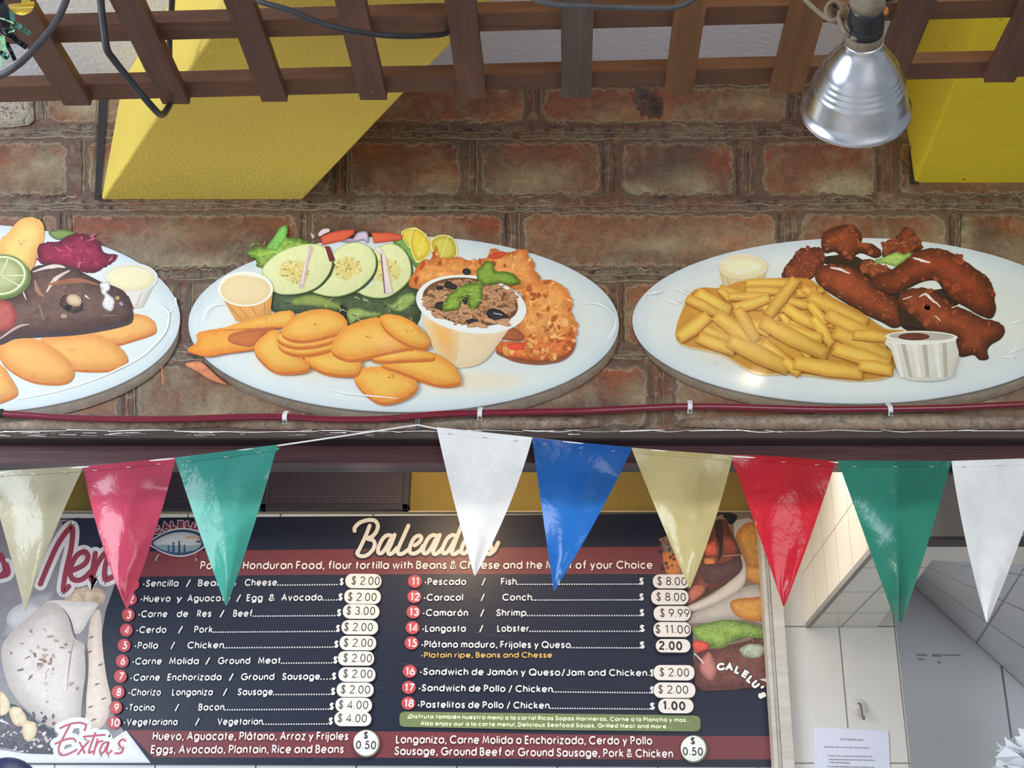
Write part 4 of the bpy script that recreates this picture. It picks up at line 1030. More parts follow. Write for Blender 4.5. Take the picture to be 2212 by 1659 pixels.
for pts, w, c in ((c4((225, 470), (320, 440), (400, 430), (450, 440)), [2, 9, 2], (206, 190, 178)), (c4((320, 610), (380, 520), (480, 460)), [2, 9, 3], (206, 184, 168)), (c4((330, 560), (420, 540), (560, 530), (680, 560)), [2, 12, 3], (156, 92, 64)),
                  (c4((240, 530), (260, 600), (300, 640)), [3, 10, 2], (168, 112, 84)), (c4((160, 610), (180, 660)), [3, 6, 2], (214, 204, 194)), (c4((270, 700), (300, 800)), [3, 8, 2], (150, 122, 98)), (c4((590, 635), (612, 655)), [4, 4, 2], (222, 206, 190)),
                  (c4((0, 930), (120, 850), (200, 830)), [3, 6, 2], (186, 150, 140)), (c4((700, 770), (800, 770)), [1, 3, 1], (160, 140, 130)), (c4((880, 640), (915, 720)), [4, 4, 3], (72, 44, 44))):
    I.line(pts, w, c, .25)
I.ell(*c4((495, 690))[0], 26, 20, (44, 34, 36), (92, 62, 48), 20, .5, 30, True, .1); I.ell(*c4((510, 665))[0], 17, 13, (172, 140, 108), (204, 176, 138), 20, .1)
I.ell(*c4((470, 715))[0], 8, 6, (22, 20, 24), None, 0, .1); I.ell(*c4((440, 775))[0], 7, 5, (170, 132, 106)); I.ell(*c4((835, 690))[0], 7, 5, (32, 26, 30), (170, 140, 150), 40); I.ell(*c4((810, 650))[0], 5, 4, (176, 150, 90))
I.poly(c4((690, 550), (750, 540), (755, 590), (735, 610), (770, 640), (790, 680), (770, 740), (720, 720), (705, 690), (720, 640), (700, 610)), (182, 174, 172), (224, 220, 218), .15, jit=.8)
for i in range(60):
    x, y = rnd.uniform(60, 280), rnd.uniform(585, 715)
    if inpoly(fish)(x, y): I.line([(x, y), (x + rnd.uniform(-8, 10), y + rnd.uniform(-4, 4))], [.6, 2.2, .6], rnd.choice([(150, 108, 84), (52, 36, 36), (132, 90, 74), (190, 170, 156)]), .2, 0, i % 6 == 0)
I.build('printed_fish', M_print, p_l, 'printed brown fried fish head')
I = sub(); I.ell(6, 603, 62, 44, (92, 108, 52), (120, 134, 66), -8, .1); I.ell(3, 595, 58, 46, (120, 138, 76), None, -6); I.ell(2, 595, 54, 42, (206, 214, 162), None, -6); I.ell(2, 595, 49, 38, (142, 148, 92), (176, 178, 122), -6, .15)
for a in range(0, 360, 36): I.line([(2, 595), (2 + 48 * math.cos(math.radians(a)), 595 + 37 * math.sin(math.radians(a)))], [1, 2, 3], (206, 210, 162), .05, 0, False)
I.build('printed_lime_slice', M_print, p_l)
I = sub()
for pts, w in ((c4((1030, 680), (1100, 700), (1160, 750), (1150, 850), (1100, 930), (960, 1060), (700, 1190), (400, 1290), (100, 1350)), [2, 5, 2]), (c4((1210, 650), (1215, 700)), 3), (c4((1140, 760), (1180, 740)), 3)):
    I.line(pts, w, (242, 248, 252), 0)
I.build('printed_plate_shine', M_print, p_l)

# ---- middle plate
restart()
c5 = lambda *p: crop(400, 470, 3.686, p); c6 = lambda *p: crop(860, 470, 3.686, p)
I = sub()
I.poly(c5((690, 600), (900, 560), (1400, 600), (1700, 520), (1860, 560), (1850, 850), (1550, 870), (1300, 860), (1230, 790), (1000, 760), (800, 770), (690, 740)), (50, 66, 46), (76, 92, 62), .5)
I.poly(c5((485, 285), (555, 235), (600, 232), (660, 222), (770, 70), (822, 88), (812, 160), (870, 165), (930, 175), (985, 200), (1060, 215), (900, 300), (780, 330), (680, 340), (620, 400), (572, 392), (560, 340)), (74, 110, 44), (142, 178, 70), .3, jit=2.6, lump=.15)
I.poly(c5((660, 225), (765, 80), (815, 92), (790, 180), (720, 260)), (92, 158, 66), (124, 196, 88), .12, jit=1.6)
for i in range(60):
    x, y = c5((rnd.uniform(540, 1000), rnd.uniform(180, 360)))[0]; I.line([(x, y), (x + rnd.uniform(-12, 12), y + rnd.uniform(-10, 10))], [1, 4, 1], rnd.choice([(176, 204, 104), (66, 96, 40), (120, 156, 66), (92, 128, 50)]), .2, 0, i % 6 == 0)
I.poly(c5((845, 660), (900, 630), (1010, 612), (1120, 640), (1230, 690), (1215, 730), (1100, 715), (960, 700), (860, 695)), (92, 112, 46), (136, 150, 72), .25)
I.poly(c5((1240, 690), (1290, 730), (1300, 800), (1285, 850), (1240, 760)), (34, 44, 38), None, .2)
I.poly(c5((1290, 740), (1380, 720), (1480, 750), (1560, 760), (1520, 790), (1390, 800), (1310, 850)), (102, 126, 62), (150, 172, 92), .3)
I.poly(c5((1560, 650), (1640, 690), (1720, 620), (1800, 600), (1840, 640), (1800, 700), (1720, 750), (1640, 730)), (92, 120, 62), (152, 178, 96), .35)
I.poly(c5((1650, 200), (1730, 140), (1760, 160), (1800, 240), (1850, 270), (1880, 340), (1830, 400), (1780, 330), (1720, 250)), (64, 112, 48), (120, 164, 74), .3, jit=2.4, lump=.15)
for i in range(50):
    x, y = c5((rnd.uniform(700, 1840), rnd.uniform(640, 850)))[0]; a = rnd.uniform(0, 6); I.line([(x, y), (x + 6 * math.cos(a), y + 5 * math.sin(a)), (x + 14 * math.cos(a + .8), y + 9 * math.sin(a + .8))], [.8, 2, .8], rnd.choice([(150, 172, 106), (40, 54, 44), (96, 122, 72), (176, 196, 130)]), .1, 2, i % 6 == 0)
I.build('printed_lettuce', M_print, p_m, 'printed green lettuce')
I = sub()
for pts, c0, c1, sl in ((c5((1720, 130), (1750, 95), (1800, 80), (1830, 95), (1830, 220), (1780, 240)), (206, 178, 50), (226, 206, 74), 0), (c6((120, 85), (180, 100), (235, 150), (265, 220), (250, 290), (200, 340), (140, 350), (90, 210)), (204, 172, 44), (232, 204, 62), 1), (c6((255, 190), (310, 145), (380, 138), (440, 165), (470, 230), (465, 310), (400, 350), (310, 350), (270, 260)), (176, 156, 44), (206, 192, 74), 1)):
    I.poly(pts, (226, 216, 130), None, .03); ce = sum((Vector((a, b_, 0)) for a, b_ in pts), Vector()) / len(pts)
    I.poly([(ce.x + (a - ce.x) * .9, ce.y + (b_ - ce.y) * .9) for a, b_ in pts], c0, c1, .12)
    if sl: I.line([(ce.x - 8, ce.y + 26), (ce.x + 10, ce.y - 26)], 1.5, (228, 220, 140))
I.build('printed_citrus_slices', M_print, p_m, 'printed yellow green citrus slices')
I = sub()
def cuke(pts, sd):
    I.poly([(x + 4, y + 3) for x, y in pts], (56, 76, 40), None, .1); I.poly(pts, (176, 190, 122), None, .03)
    ce = sum((Vector((a, b_, 0)) for a, b_ in pts), Vector()) / len(pts); f = lambda k: [(ce.x + (a - ce.x) * k, ce.y + (b_ - ce.y) * k) for a, b_ in pts]
    I.poly(f(.965), (212, 218, 156), (220, 220, 160), .05)
    x, y = sd; I.ell(x, y, 34, 26, (212, 206, 138), (222, 198, 116), 10, .12, 30, True, .12)
    for k in range(30):
        a = rnd.uniform(0, 6.28); r = math.sqrt(rnd.random()) * 1.05; I.ell(x + 32 * r * math.cos(a), y + 24 * r * math.sin(a), rnd.uniform(2.5, 5), 1.7, rnd.choice([(182, 178, 92), (206, 176, 84), (150, 156, 82), (232, 222, 160)]), None, math.degrees(a) + rnd.uniform(-50, 50), .1, 12, k % 6 == 0)
cuke(c5((1380, 590), (1500, 520), (1480, 300), (1560, 225), (1640, 205), (1720, 240), (1780, 320), (1800, 420), (1780, 500), (1700, 580), (1600, 635), (1480, 635)), c5((1600, 420))[0])
cuke(c5((1010, 590), (1090, 540), (1180, 400), (1170, 300), (1260, 220), (1360, 195), (1460, 230), (1515, 310), (1510, 420), (1440, 520), (1330, 595), (1180, 630)), c5((1290, 400))[0])
cuke(c5((612, 410), (700, 310), (820, 245), (960, 210), (1080, 220), (1150, 280), (1170, 370), (1130, 470), (1040, 560), (910, 605), (760, 610), (690, 570), (640, 500)), c5((870, 430))[0])
I.build('printed_cucumber_slices', M_print, p_m, 'printed pale cucumber slices')
I = sub()
I.poly(c5((1000, 120), (1030, 150), (1010, 165)), (196, 170, 176)); I.poly(c5((1060, 130), (1090, 95), (1140, 88), (1150, 110), (1110, 130), (1070, 150)), (196, 172, 180), (214, 196, 200), .1)
I.poly(c5((1240, 190), (1330, 170), (1370, 120), (1440, 110), (1460, 160), (1450, 205), (1420, 180), (1360, 190), (1300, 200)), (140, 110, 150), (206, 188, 206), .2)
I.poly(c5((1080, 155), (1150, 120), (1260, 100), (1345, 95), (1345, 130), (1270, 180), (1090, 220)), (206, 62, 48), (224, 92, 66), .08, 0)
I.poly(c5((1485, 120), (1560, 122), (1620, 118), (1730, 140), (1720, 180), (1500, 205)), (204, 66, 48), (222, 98, 64), .1, 0)
I.line(c5((1000, 240), (975, 330), (950, 430), (925, 545)), [11, 9, 12], (206, 178, 170), .1); I.line(c5((985, 250), (960, 350), (930, 520)), 3, (230, 212, 206), .05)
I.poly(c5((1112, 225), (1150, 230), (1195, 340), (1150, 352)), (96, 24, 40), (126, 34, 52), .1, 0)
I.line(c5((1190, 370), (1150, 460), (1090, 535)), [2, 5, 3], (52, 66, 48), .1)
I.poly(c5((1480, 235), (1560, 240), (1600, 320), (1655, 600), (1590, 612), (1570, 400), (1555, 290)), (208, 186, 178), (224, 208, 200), .08, 0); I.line(c5((1560, 290), (1590, 600)), 2.5, (108, 72, 96), .05)
I.build('printed_tomato_and_onion', M_print, p_m)
I = sub()
shrimp = [c6((105, 560), (120, 450), (180, 350), (260, 325), (300, 220), (330, 320), (480, 315), (560, 340), (700, 320), (740, 245), (800, 260), (860, 280), (960, 255), (1035, 260), (1040, 310), (1085, 360), (1085, 420), (1130, 470), (1130, 540), (1080, 610), (1000, 600), (900, 560), (500, 560)),
          c6((980, 640), (1030, 540), (1140, 500), (1240, 505), (1330, 560), (1365, 620), (1390, 680), (1380, 760), (1420, 840), (1420, 940), (1360, 960), (1200, 980), (1050, 985), (960, 960), (950, 850)),
          c6((780, 1040), (820, 985), (960, 990), (1100, 970), (1250, 940), (1400, 940), (1405, 1000), (1370, 1060), (1290, 1110), (1150, 1135), (1030, 1130), (920, 1110), (850, 1080))]
I.poly([(x, y + 10) for x, y in shrimp[2]], (150, 84, 56), (130, 66, 46), .1)
for s_, c0, c1 in zip(shrimp, ((196, 102, 44), (206, 116, 48), (196, 84, 38)), ((228, 146, 74), (232, 154, 78), (222, 116, 56))):
    I.poly(s_, c0, c1, .38, jit=1.6); fi = inpoly(s_); xs = [q[0] for q in s_]; ys = [q[1] for q in s_]
    for i in range(90):
        x, y = rnd.uniform(min(xs), max(xs)), rnd.uniform(min(ys), max(ys))
        if fi(x, y): I.ell(x, y, rnd.uniform(3, 9), rnd.uniform(2, 6), rnd.choice([(240, 174, 96), (214, 124, 54), (180, 84, 38), (236, 160, 84), (226, 140, 66)]), None, rnd.uniform(0, 180), .35, 12, i % 6 == 0, .2)
for pts, c in ((c6((720, 320), (760, 280), (860, 280), (800, 325)), (182, 62, 40)), (c6((880, 1010), (1000, 1000), (980, 1050), (890, 1050)), (206, 66, 46)), (c6((830, 960), (900, 870), (1000, 940), (960, 985)), (150, 78, 48)), (c6((170, 400), (200, 350), (215, 370), (180, 410)), (186, 66, 36)), (c6((130, 480), (160, 470), (140, 530)), (160, 62, 36))):
    I.poly(pts, c, tuple(min(255, int(q * 1.15)) for q in c), .3)
I.build('printed_fried_shrimp', M_print, p_m, 'printed orange battered shrimp')
I = sub(); cup(I, 530, 624, 60, 38, 510, 694, 584, 676, (214, 142, 66), (224, 156, 78), (222, 196, 142), (228, 204, 154), (236, 228, 212), 4)
I.line(c5((300, 520), (360, 470), (470, 455), (600, 480)), 2.5, (240, 226, 196)); I.build('printed_sauce_cup', M_print, p_m)
I = sub()
I.poly(c6((205, 780), (240, 950), (285, 1050), (340, 1125), (410, 1175), (480, 1196), (560, 1192), (640, 1168), (705, 1125), (780, 1030), (830, 960), (880, 860), (700, 800), (400, 760)), (218, 192, 152), (226, 200, 158), .03, 3, wid=.3)
I.poly(c6((212, 800), (242, 950), (290, 1050), (350, 1120), (440, 1180), (480, 1060), (470, 860), (330, 800)), (224, 190, 138), (232, 170, 88), .04, 2, wid=.9)
I.ell(*c6((582, 690))[0], 120, 62, (240, 234, 222), None, 8, .02, 60); I.ell(*c6((575, 670))[0], 104, 51, (110, 72, 46), (132, 88, 58), 8, .4, 60)
cx, cy = c6((575, 672))[0]
for i in range(330):
    a, r = rnd.uniform(0, 6.28), math.sqrt(rnd.random()); x, y = cx + 100 * r * math.cos(a), cy + 47 * r * math.sin(a) - 6 * (1 - r)
    if i % 6 == 0: I.up()
    I.ell(x, y, rnd.uniform(6, 11), rnd.uniform(2.2, 3.6), rnd.choice([(176, 124, 86), (196, 142, 100), (150, 100, 66), (126, 82, 54), (206, 158, 118)]), (190, 138, 98), rnd.uniform(-60, 60), .1, 12, False)
for x, y, rx, ry, ro in ((790, 785, 25, 14, 25), (335, 700, 12, 8, -15), (400, 535, 9, 8, 0), (440, 550, 8, 6, 0), (545, 430, 9, 7, 10), (330, 560, 8, 5, -10), (600, 835, 14, 8, 10), (535, 640, 7, 14, 0)):
    p = c6((x, y))[0]; I.ell(*p, rx, ry, (20, 20, 26), (48, 48, 60), ro, .1, 24)
for i in range(5):
    p = c6((rnd.uniform(500, 860), rnd.uniform(820, 860)))[0]; I.ell(*p, 17, 5, (170, 110, 74), (206, 152, 112), rnd.uniform(-20, 20), .1, 16)
I.line(c6((760, 760), (830, 775)), 2, (180, 184, 190))
I.build('printed_rice_cup', M_print, p_m, 'printed white cup of rice and black beans')
I = sub()
for pts in (c6((625, 440), (650, 390), (715, 340), (765, 370), (770, 420), (850, 430), (930, 460), (975, 520), (900, 540), (800, 520), (720, 540), (640, 500)), c6((360, 740), (355, 690), (400, 620), (480, 560), (540, 530), (650, 510), (670, 560), (660, 660), (600, 735), (555, 690), (560, 620), (520, 640), (490, 720), (420, 745))):
    I.poly(pts, (74, 104, 30), (128, 162, 56), .25, 3, jit=1.8, lump=.15); fi = inpoly(pts)
    pl.poly([(-60, 188), (66, 186), (70, 230), (64, 270), (-60, 272)], (110, 98, 92), (168, 162, 154), .3, 3, jit=1.5, wid=.4)
for i in range(70):
        q = pts[rnd.randrange(len(pts))]; t = rnd.random(); x = q[0] * (1 - t) + sum(p[0] for p in pts) / len(pts) * t; y = q[1] * (1 - t) + sum(p[1] for p in pts) / len(pts) * t
        if fi(x, y): I.line([(x - 4, y + 2), (x, y - 1), (x + 5, y + 1)], [.6, 1.6, .6], rnd.choice([(184, 206, 96), (66, 94, 30), (160, 190, 76)]), .1, 2, i % 6 == 0)
I.build('printed_mint_leaves', M_print, p_m)
I = sub()
chip(I, c5((20, 1050), (95, 985), (100, 920), (280, 880), (420, 850), (830, 740), (835, 855), (600, 880), (420, 920), (560, 1010), (540, 1045), (320, 1075), (180, 1100), (60, 1075)), (236, 156, 50), (222, 128, 36), None, 3)
I.poly(c5((350, 990), (380, 920), (640, 885), (740, 880), (640, 920), (570, 1000), (500, 1030)), (176, 88, 50), (196, 104, 46), .1)
chip(I, c5((300, 890), (420, 840), (600, 790), (830, 740), (838, 850), (620, 875), (420, 885)), (240, 174, 70), (226, 146, 46), c5((640, 820))[0], 2)
for pts, sd in ((c5((1350, 1290), (1370, 1220), (1470, 1190), (1600, 1190), (1750, 1240), (1840, 1300), (1830, 1370), (1720, 1440), (1560, 1470), (1440, 1400)), c5((1640, 1265))[0]),
                (c5((1560, 1160), (1700, 1080), (1850, 1060), (2000, 1090), (2130, 1170), (2190, 1280), (2150, 1320), (1980, 1320), (1700, 1220)), None),
                (c5((945, 1100), (1080, 1080), (1200, 1050), (1390, 1130), (1380, 1230), (1300, 1250), (1130, 1235), (1010, 1180)), None),
                (c5((550, 1040), (600, 960), (720, 890), (800, 1000), (970, 1150), (980, 1200), (880, 1225), (720, 1220), (600, 1130)), None),
                (c5((735, 1000), (800, 1010), (950, 1010), (1100, 970), (1240, 920), (1200, 1020), (1080, 1070), (920, 1090), (790, 1060)), None),
                (c5((730, 960), (760, 920), (850, 960), (980, 980), (1150, 940), (1240, 900), (1220, 960), (1080, 1010), (920, 1030), (800, 1010)), None),
                (c5((765, 920), (800, 850), (880, 780), (1000, 735), (1130, 732), (1240, 770), (1290, 830), (1270, 890), (1140, 940), (980, 975), (850, 970)), c5((1055, 850))[0]),
                (c5((1480, 1110), (1600, 1040), (1750, 1030), (1900, 1060), (1980, 1080), (1970, 1120), (1800, 1130), (1560, 1140)), None),
                (c5((1165, 1060), (1200, 950), (1300, 860), (1450, 805), (1560, 800), (1620, 870), (1720, 960), (1820, 1030), (1760, 1040), (1560, 1080), (1400, 1120), (1280, 1125)), c5((1470, 945))[0]),
                (c5((1550, 790), (1640, 770), (1760, 800), (1860, 870), (1940, 960), (1930, 1020), (1840, 1030), (1700, 970), (1590, 880)), c5((1780, 900))[0])):
    chip(I, pts, (242, 174, 70), (224, 138, 44), sd, 7)
I.build('printed_plantain_chips', M_print, p_m, 'printed orange plantain chips')
I = sub()
for pts in (c5((135, 830), (150, 760), (200, 705), (290, 690)), c6((1470, 685), (1560, 680), (1650, 710), (1710, 770)), c6((1735, 800), (1710, 900), (1640, 1000)), c5((1100, 1360), (1300, 1400), (1700, 1440))): I.line(pts, [1, 4, 1], (244, 248, 250), 0)
I.poly(c5((0, 1170), (120, 1150), (250, 1260), (330, 1330), (200, 1290), (90, 1220)), (196, 112, 70), (206, 124, 82), .5)  # orange lamp glow on the glossy vinyl, painted in as ink
I.line([(349, 790), (352, 830)], [2, 5, 4], (196, 106, 66), .4)
I.build('printed_plate_shine', M_print, p_m)

# ---- right plate
restart()
c7 = lambda *p: crop(1340, 470, 3.6865, p); c8 = lambda *p: crop(1760, 470, 3.686, p)
I = sub()
def wing(pts, c0=(84, 28, 16), c1=(150, 62, 30), cen=None, mot=.28):
    I.poly([(x + 1, y + 4) for x, y in pts], (44, 20, 16), None, .1); I.poly(pts, c0, c1, mot, cen=cen, jit=1.2, lit=.24, lump=.16, wid=.8)
I.poly(c8((20, 330), (300, 300), (480, 420), (700, 600), (1100, 560), (1150, 680), (900, 900), (700, 880), (500, 600), (200, 420)), (40, 24, 22), None, .2)
W_ = [c8((-250, 420), (-180, 320), (-120, 250), (-40, 240), (50, 240), (70, 300), (60, 380), (-40, 480), (-160, 510), (-260, 480)),
      c8((50, 210), (75, 120), (150, 80), (240, 60), (340, 85), (375, 150), (370, 190), (450, 210), (530, 270), (480, 310), (360, 270), (280, 320), (220, 320), (160, 260), (80, 270)),
      c8((545, 240), (570, 190), (650, 150), (720, 75), (780, 110), (830, 180), (850, 235), (770, 270), (640, 290), (540, 300)),
      c8((370, 350), (440, 330), (560, 390), (620, 420), (560, 470), (430, 460), (370, 410)),
      c8((0, 470), (30, 400), (130, 375), (260, 385), (370, 440), (470, 530), (560, 600), (650, 650), (700, 740), (690, 840), (620, 865), (530, 820), (400, 760), (280, 690), (150, 610), (50, 540)),
      c8((460, 510), (500, 450), (600, 420), (720, 340), (770, 290), (900, 245), (1030, 255), (1150, 310), (1270, 400), (1370, 470), (1420, 560), (1430, 660), (1440, 720), (1400, 790), (1300, 760), (1200, 700), (1090, 640), (1020, 560), (960, 490), (850, 500), (700, 570), (600, 600), (500, 560)),
      c8((665, 660), (700, 590), (800, 560), (900, 570), (1010, 640), (1120, 700), (1220, 740), (1340, 800), (1450, 830), (1510, 880), (1480, 950), (1400, 1000), (1370, 1050), (1380, 1110), (1310, 1120), (1260, 1080), (1150, 1090), (1120, 950), (980, 920), (880, 880), (780, 790), (690, 720))]
for w, cc in zip(W_, ((128, 52, 30), (142, 62, 32), (128, 54, 32), (142, 66, 36), (152, 62, 32), (140, 52, 28), (150, 62, 34))):
    wing(w, (78, 28, 18), cc); fi = inpoly(w); xs = [q[0] for q in w]; ys = [q[1] for q in w]
    for i in range(34):
        x, y = rnd.uniform(min(xs), max(xs)), rnd.uniform(min(ys), max(ys))
        if fi(x, y): I.ell(x, y, rnd.uniform(4, 11), rnd.uniform(3, 7), rnd.choice([(170, 76, 38), (112, 40, 22), (146, 56, 28), (96, 34, 20)]), cc, rnd.uniform(0, 180), .3, 12, i % 6 == 0, .2)
    glints(I, (min(xs), min(ys), max(xs), max(ys)), 30, (200, 128, 94), 1.3, 8, fi)
I.poly(c8((660, 720), (700, 720), (800, 800), (880, 880), (760, 870), (690, 850)), (44, 24, 20), None, .2)
for pts in (c8((830, 630), (880, 610), (930, 650), (1000, 710)), c8((780, 320), (850, 340), (920, 360)), c8((120, 400), (200, 410), (280, 450)), c8((1090, 720), (1150, 700)), c8((700, 650), (770, 630)), c8((960, 780), (1000, 820))):
    I.line(pts, [2, 6, 2], (238, 214, 200), .3, jit=1)
I.build('printed_chicken_wings', M_print, p_r, 'printed saucy red brown chicken wings')
I = sub()
I.poly(c8((470, 350), (560, 310), (640, 275), (700, 290), (755, 275), (760, 310), (700, 350), (650, 385), (580, 370)), (104, 140, 50), (168, 200, 96), .2, jit=.8)
for i in range(16):
    x, y = c8((rnd.uniform(480, 740), rnd.uniform(290, 370)))[0]; I.line([(x - 9, y + 3), (x + 9, y - 4)], [.6, 2, .6], rnd.choice([(206, 224, 150), (92, 128, 46), (190, 214, 120)]), .1, 0, i % 5 == 0)
I.build('printed_celery', M_print, p_r, 'printed chopped green celery')
I = sub(); cup(I, 1605, 575, 53, 27, 1562, 620, 1648, 612, (206, 178, 120), (214, 190, 138), (222, 206, 156), (236, 224, 178), (222, 212, 180), 4)
I.line(c7((810, 365), (850, 350), (890, 335)), 3, (250, 244, 222)); I.line(c7((920, 445), (1000, 420), (1110, 380)), 3, (250, 244, 222)); I.build('printed_sauce_cup', M_print, p_r)
I = sub()
base = c7((450, 970), (540, 640), (640, 560), (800, 560), (1000, 500), (1440, 480), (1580, 540), (1700, 640), (1900, 740), (2100, 880), (2260, 900), (2160, 960), (2170, 1230), (1900, 1290), (1400, 1240), (1080, 1230), (800, 1080))
I.poly([(x, y + 5) for x, y in base], (206, 176, 120), (200, 150, 60), .05); I.poly(base, (196, 132, 36), (206, 142, 42), .15)
FR = [((1000, 520), (1420, 530), 75), ((1000, 580), (1300, 590), 70), ((790, 570), (870, 660), 60), ((860, 630), (1180, 620), 70), ((610, 590), (870, 740), 105), ((530, 640), (780, 770), 90), ((900, 720), (1180, 640), 90), ((1400, 600), (1560, 580), 80), ((1450, 560), (1600, 640), 70),
      ((1170, 780), (1400, 490), 105), ((1500, 620), (1960, 840), 120), ((1500, 680), (1640, 840), 80), ((1310, 710), (1560, 860), 100), ((1640, 760), (2120, 1000), 130), ((1530, 790), (1680, 1010), 95), ((1700, 900), (2150, 1120), 140), ((460, 960), (700, 780), 115), ((760, 770), (1120, 1030), 130), ((930, 720), (1080, 980), 110), ((1180, 840), (1600, 960), 100), ((1120, 820), (1640, 1090), 140),
      ((620, 950), (900, 1060), 110), ((1130, 1000), (1360, 1180), 110), ((860, 970), (1330, 1200), 150), ((1700, 1040), (2140, 1180), 130), ((1300, 1130), (1420, 1240), 90), ((1380, 1150), (1920, 1240), 130), ((1900, 1170), (2160, 1220), 110), ((1850, 930), (2140, 960), 100)]
fb = inpoly(base)
for k in range(60):
    x, y = c7((rnd.uniform(560, 2100), rnd.uniform(560, 1200)))[0]; an = rnd.uniform(-.3, 1.1); L_ = rnd.uniform(22, 40)
    if fb(x - L_ * math.cos(an), y - L_ * math.sin(an)) and fb(x + L_ * math.cos(an), y + L_ * math.sin(an)) and fb(x, y + 14):
        FR.insert(0, (((x - L_ * math.cos(an) - 1340) * 3.6865, (y - L_ * math.sin(an) - 470) * 3.6865), ((x + L_ * math.cos(an) - 1340) * 3.6865, (y + L_ * math.sin(an) - 470) * 3.6865), rnd.uniform(60, 90)))
for (a, b_, w) in FR:
    (x0, y0), (x1, y1) = c7(a, b_); w = w / 3.6865
    d = Vector((x1 - x0, y1 - y0, 0)).normalized(); n = Vector((-d.y, d.x, 0))
    A_, B_ = Vector((x0, y0, 0)), Vector((x1, y1, 0)); h = w / 2; bw = rnd.uniform(-2, 3)
    q = [A_ + n * h * .8 - d * 1, A_ - n * h * .75, (A_ + B_) / 2 - n * h * 1.0 + n * bw, B_ - n * h * .8, B_ + n * h * .7 + d * 3, (A_ + B_) / 2 + n * h * .95 + n * bw]
    g = rnd.uniform(.93, 1.05); k = lambda c: tuple(min(255, int(z * g)) for z in c)
    I.poly([(p.x + 1.5, p.y + 2.5) for p in q], k((166, 98, 28)), None, .1, 0); I.poly([(p.x, p.y) for p in q], k((206, 142, 42)), k((236, 186, 72)), .07, 0, wid=.8, lit=.16)
    if rnd.random() < .6: I.line([(A_.x + d.x * 4, A_.y + d.y * 4 + w * .25), (B_.x - d.x * 3, B_.y - d.y * 3 + w * .25)], [.6, 1.4, .6], k((196, 128, 36)), .1, 0, False)
for i in range(30):
    x, y = c7((rnd.uniform(640, 1900), rnd.uniform(600, 1200)))[0]; I.ell(x, y, .9, .8, (92, 70, 40), None, 0, 0, 6, i == 0)
I.build('printed_fries', M_print, p_r, 'printed pile of yellow fries')
I = sub()
I.poly(c8((575, 960), (610, 1060), (650, 1200), (700, 1270), (790, 1300), (980, 1300), (1080, 1270), (1110, 1200), (1115, 960)), (204, 200, 184), (212, 208, 194), .04, 2)
for k, (xa_, xb_) in enumerate(((640, 700), (710, 770), (800, 840), (880, 905), (970, 1000), (1040, 1050))):
    I.poly(c8((xa_ - 25, 1000), (xa_ + 10, 1000), (xb_ + 10, 1275), (xb_ - 20, 1270)), (176, 170, 152) if k % 2 else (226, 222, 208), None, .05, 0)
I.ell(*c8((850, 950))[0], 78, 13, (226, 222, 208), None, 1, .03, 50); I.ell(*c8((850, 945))[0], 70, 9, (176, 170, 156), None, 1, .03, 50); I.ell(*c8((790, 948))[0], 34, 8, (84, 30, 30), (110, 44, 42), 0, .1, 30)
I.line(c8((580, 985), (700, 1000), (900, 1005), (1120, 975)), [3, 5, 3], (232, 228, 216), .03)
I.build('printed_ketchup_cup', M_print, p_r, 'printed pleated paper cup of ketchup')
I = sub()
for pts in (c7((425, 560), (480, 580), (560, 615)), c7((210, 610), (270, 600), (325, 585)), c7((360, 655), (430, 675), (495, 700)), c8((1540, 850), (1600, 830), (1660, 810)), c8((1520, 1085), (1580, 1060), (1660, 1035)), c8((1480, 1110), (1560, 1110), (1580, 1130))): I.line(pts, [1, 5, 1], (246, 250, 250), 0)
I.build('printed_plate_shine', M_print, p_r)
# ------------------------------------------------------------------ the menu board on the kitchen wall
M_sign = printed('menu_print', .38, 0, .05, 7, spec=.4)
YS = 3.884
menu = empty('menu_board', P(760, 1652, YS), 'wide dark blue menu board with white price stickers on the kitchen wall', 'menu board')
corners = [P(-190, 1122, YS), P(1655, 1108, YS), P(1671, 1657, YS), P(-190, 1649, YS)]
MB().prism([p + Vector((0, .0005, 0)) for p in corners], [p + Vector((0, .0155, 0)) for p in corners]).build('board', plain('board_back', (60, 62, 74), .5), menu)
ms = Sheet(YS); 
NAVY, RED, WHT = (19, 27, 50), (112, 48, 54), (222, 222, 222)
I = Ink(ms); I.poly([(-190, 1122), (600, 1117), (1655, 1108), (1663, 1380), (1671, 1657), (700, 1652), (-190, 1649)], NAVY, None, .06, 0)
for i in range(26):
    x, y = rnd.uniform(300, 1640), rnd.uniform(1120, 1640); L_ = rnd.uniform(20, 130); I.line([(x, y), (x + L_, y + rnd.uniform(-14, 14))], [.4, 1.0, .4], rnd.choice([(84, 86, 96), (66, 68, 80), (30, 34, 50)]), .1, 0, i % 6 == 0)
panel = I.build('printed_ground', M_sign, menu)
I = Ink(ms)
I.poly([(318, 1191), (600, 1188), (1000, 1183), (1440, 1181), (1450, 1240), (1000, 1240), (600, 1242), (300, 1246)], RED, None, .10, 0); I.build('title_band', M_sign, menu, 'dull red title band')
I = Ink(ms)
I.poly([(275, 1577), (560, 1581), (900, 1580), (1200, 1586), (1500, 1590), (1668, 1590), (1670, 1640), (1400, 1641), (900, 1637), (330, 1636)], RED, None, .10, 0); I.build('extras_band', M_sign, menu, 'dull red band of extras')

